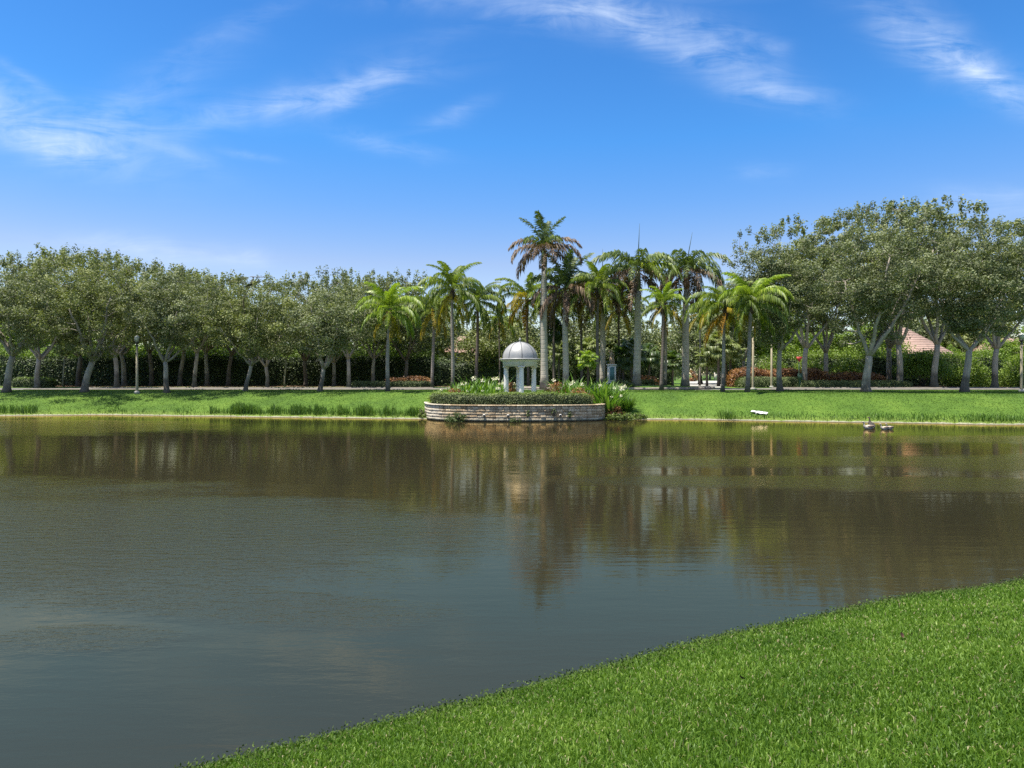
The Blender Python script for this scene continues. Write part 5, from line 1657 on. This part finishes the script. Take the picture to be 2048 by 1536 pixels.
# ------------------------------------------------------------------ grass, reeds, weeds (uncountable)
def blades(name, x, y, z, L, wd, lean, mat, label, cat, rg, tintnoise=0.8, seg=True):
    n = len(x)
    a_ = rg.uniform(0, 6.28, n); tl = rg.random(n) ** .8 * lean
    d = np.stack([np.cos(a_), np.sin(a_)], 1)
    l = L * rg.uniform(.55, 1.15, n); hw = wd * .5 * rg.uniform(.7, 1.3, n)
    b = rg.uniform(0, 6.28, n)
    sdv = np.stack([np.cos(b), np.sin(b), np.zeros(n)], 1) * hw[:, None]
    B0 = np.stack([x, y, z], 1)
    m1 = B0 + np.stack([d[:, 0] * np.sin(tl * .5), d[:, 1] * np.sin(tl * .5), np.cos(tl * .5)], 1) * (l * .55)[:, None]
    tp = m1 + np.stack([d[:, 0] * np.sin(tl * 1.5), d[:, 1] * np.sin(tl * 1.5), np.cos(tl * 1.5)], 1) * (l * .5)[:, None]
    Vv = np.stack([B0 - sdv, B0 + sdv, m1 + sdv * .9, m1 - sdv * .9, tp], 1).reshape(-1, 3)
    k = np.arange(n) * 5
    Q = np.stack([k, k + 1, k + 2, k + 3], 1); T = np.stack([k + 3, k + 2, k + 4], 1)
    cn = np.sin(x * 1.7 + 2 * np.sin(y * .9)) * np.sin(y * 2.1 + 1.5 * np.sin(x * 1.3)) * .19 + np.sin(x * 7.1 + y * 3.3) * np.sin(y * 8.3 - x * 2.2) * .08
    ti = np.clip(.46 + cn * tintnoise + .2 * rg.normal(size=n), 0, 1)
    me = npmesh(name, Vv, [Q, T], M[mat], np.concatenate([ti, ti]))
    o = obj(name, me)
    return tag(o, label, cat, None, 'stuff')


rg = np.random.default_rng(77)
# near lawn: dense blades, thinning with distance
N = 1250000
yy = rg.uniform(2.2, 13.5, N); xx = rg.uniform(-4, 11.5, N)
keep = (np.abs(xx) < yy * .80 + .8) & (rg.random(N) < np.clip((5.2 / yy) ** 1.5, .12, 1))
xx, yy = xx[keep], yy[keep]
dsh = sdist(xx, yy)
keep = (dsh > .02) & (dsh < 9)
xx, yy, dsh = xx[keep], yy[keep], dsh[keep]
zz_ = gfull(xx, yy)
vis = (EYE - zz_) / yy * F + HY < 1600
xx, yy, zz_, dsh = xx[vis], yy[vis], zz_[vis], dsh[vis]
print('near blades', len(xx))
dist = np.sqrt(xx ** 2 + yy ** 2)
blades('grass_blades', xx, yy, zz_ - .004, .058 + .0 * dist, .0042 + .0009 * dist, 1.0, 'grass_blade', 'thick green lawn grass on the near bank', 'grass', rg)
kk = rg.random(len(xx)) < .022
blades('dry_grass', xx[kk], yy[kk], zz_[kk] + .012, .05 + .0 * dist[kk], .0045 + .0009 * dist[kk], 1.5, 'straw_blade', 'pale dry blades scattered through the near lawn', 'grass', rg)
# coarse plants along the near water edge
N = 210000
t_ = rg.random(N)
yy = rg.uniform(4, 13.2, N); xx = rg.uniform(-4, 11, N)
dsh = sdist(xx, yy)
edge_h = .16 + .10 * np.array([mnoise.noise(Vector((a_ * 1.3, b_ * 1.3, 0))) for a_, b_ in zip(xx[:N], yy[:N])])
keep = (dsh > -.10) & (dsh < .75) & (rg.random(N) < np.clip(1.25 - dsh / (edge_h * 3.2), 0, 1))
xx, yy, dsh = xx[keep], yy[keep], dsh[keep]
C = np.stack([xx, yy, np.maximum(gfull(xx, yy), 0) + .01 + rg.random(len(xx)) * .06 * np.clip(1.2 - dsh, 0, 1)], 1)
Vv, Q = leafset(C, .030, rg, .5, .5)
tag(obj('bank_weeds', npmesh('bank_weeds', Vv, Q, M['edge_leaf'], np.clip(rg.normal(.5, .25, len(Q)), 0, 1))), 'coarse dark creeping weeds along the near water edge', 'weeds', None, 'stuff')
print('edge leaves', len(Q))


def shore_band(n, px0, px1, d0, d1, L, wd, lean, mat, name, label, cat, dens=None):
    """plants spread along the far shore between two picture columns"""
    xs = rg.uniform(X(px0, 57), X(px1, 57) if px1 > CX else X(px1, 40), n)
    ys = rg.uniform(40, 57, n)
    pp = xs / ys * F + CX
    ok = (pp > px0) & (pp < px1)
    xs, ys, pp = xs[ok], ys[ok], pp[ok]
    s = sdist(xs, ys)
    ok = (s > d0) & (s < d1)
    fh = np.ones(len(xs))
    if dens is not None:
        dn = dens(pp, s) * np.clip(1.25 - (s - d0) / (d1 - d0), 0, 1)
        ok &= rg.random(len(xs)) < dn
        fh = .45 + .75 * np.clip(dn, 0, 1) ** .7
    ok &= ~((pp > 848) & (pp < 1222))
    xs, ys = xs[ok], ys[ok]
    L = L * fh[ok]
    print(name, len(xs))
    return blades(name, xs, ys, gfull(xs, ys) - .01, L, wd, lean, mat, label, cat, rg, 1.2)


def cl1(seed, f):
    ph = np.random.default_rng(seed).uniform(0, 6, 4)
    return lambda p: .5 + .5 * np.sin(p * f + ph[0]) * np.sin(p * f * .37 + ph[1]) + .25 * np.sin(p * f * 2.3 + ph[2])


def cl2(seed, f):
    return lambda p: np.array([.5 + .8 * mnoise.noise(Vector((q * f, seed * 7.7, 0))) + .35 * mnoise.noise(Vector((q * f * 4.1, seed * 3.1, 2))) for q in p])


c1 = cl2(3, .028); c2 = cl2(5, .02)
shore_band(240000, 420, 860, .35, 1.7, .75, .035, .5, 'reed_leaf', 'reeds', 'green reeds in patches along the left shoreline', 'reeds', lambda p, s: np.clip((c1(p) - .30) * 1.3, 0.14, .8) * (s < .9 + .9 * c1(p)))
shore_band(60000, -40, 420, .3, 1.7, .55, .035, .5, 'reed_leaf', 'reeds', 'sparse short reeds along the far left shoreline', 'reeds', lambda p, s: np.clip(np.where(p < 75, .9, c1(p) * .5 - .15), 0, 1))
shore_band(110000, 1270, 2090, .3, 1.5, .42, .035, .7, 'reed_leaf', 'shore_grass', 'tall grass fringe along the right shoreline', 'grass', lambda p, s: np.clip(.15 + (p - 1400) / 900, .1, .9) * (.4 + .6 * c2(p)))
shore_band(130000, -40, 2090, .12, .9, .22, .035, .9, 'weed_leaf', 'shore_weeds', 'pale weeds along the far water line', 'weeds', lambda p, s: .5 * (1.0 - s * .5))
# short turf on the far banks
N = 420000
ys = rg.uniform(43, 63.8, N); xs = rg.uniform(-48, 48, N)
ok = (np.abs(xs) < ys * .79) & (sdist(xs, ys) > .5) & ~inpoly(xs, ys, terrace_poly)
xs, ys = xs[ok], ys[ok]
blades('far_lawn_grass', xs[:120000], ys[:120000], gfull(xs[:120000], ys[:120000]) - .01, .065, .038, 1.2, 'far_grass_dimmed', 'mown lawn grass on the far bank', 'grass', rg, 1.0)
# leaf litter under the oaks on the left
xs = rg.uniform(-60, -6, 9000); ys = rg.uniform(79, 87, 9000)
Vv, Q = leafset(np.stack([xs, ys, np.full(9000, PLAT + .03)], 1), .16, rg, 2.5, .6)
tag(obj('leaf_litter', npmesh('leaf_litter', Vv, Q, M['litter'], rg.random(9000))), 'brown fallen leaves under the tall left hedge', 'leaf litter', None, 'stuff')

for (px_, py_, s_, lab) in [(1802, 1279, .05, 'small dark dry leaf on the near lawn close to the water'), (1484, 1364, .03, 'tiny dark dry leaf on the near lawn below the water edge')]:
    x_, y_, z_ = hit(px_, py_ + 3)
    V_ = np.array([(-1, 0, .2), (-.3, -.45, .1), (.4, -.35, .35), (1, 0, .5), (.4, .4, .55), (-.3, .5, .35), (0, 0, .0)]) * s_
    o = obj('fallen_leaf', npmesh('fallen_leaf', V_, np.array([(6, 0, 1), (6, 1, 2), (6, 2, 3), (6, 3, 4), (6, 4, 5), (6, 5, 0)]), M['dry_leaf']), None, (x_, y_, z_ + .04))
    o.rotation_euler = (.7, .2, R.uniform(0, 3))
    tag(o, lab, 'leaf', 'dry leaves on the near lawn')
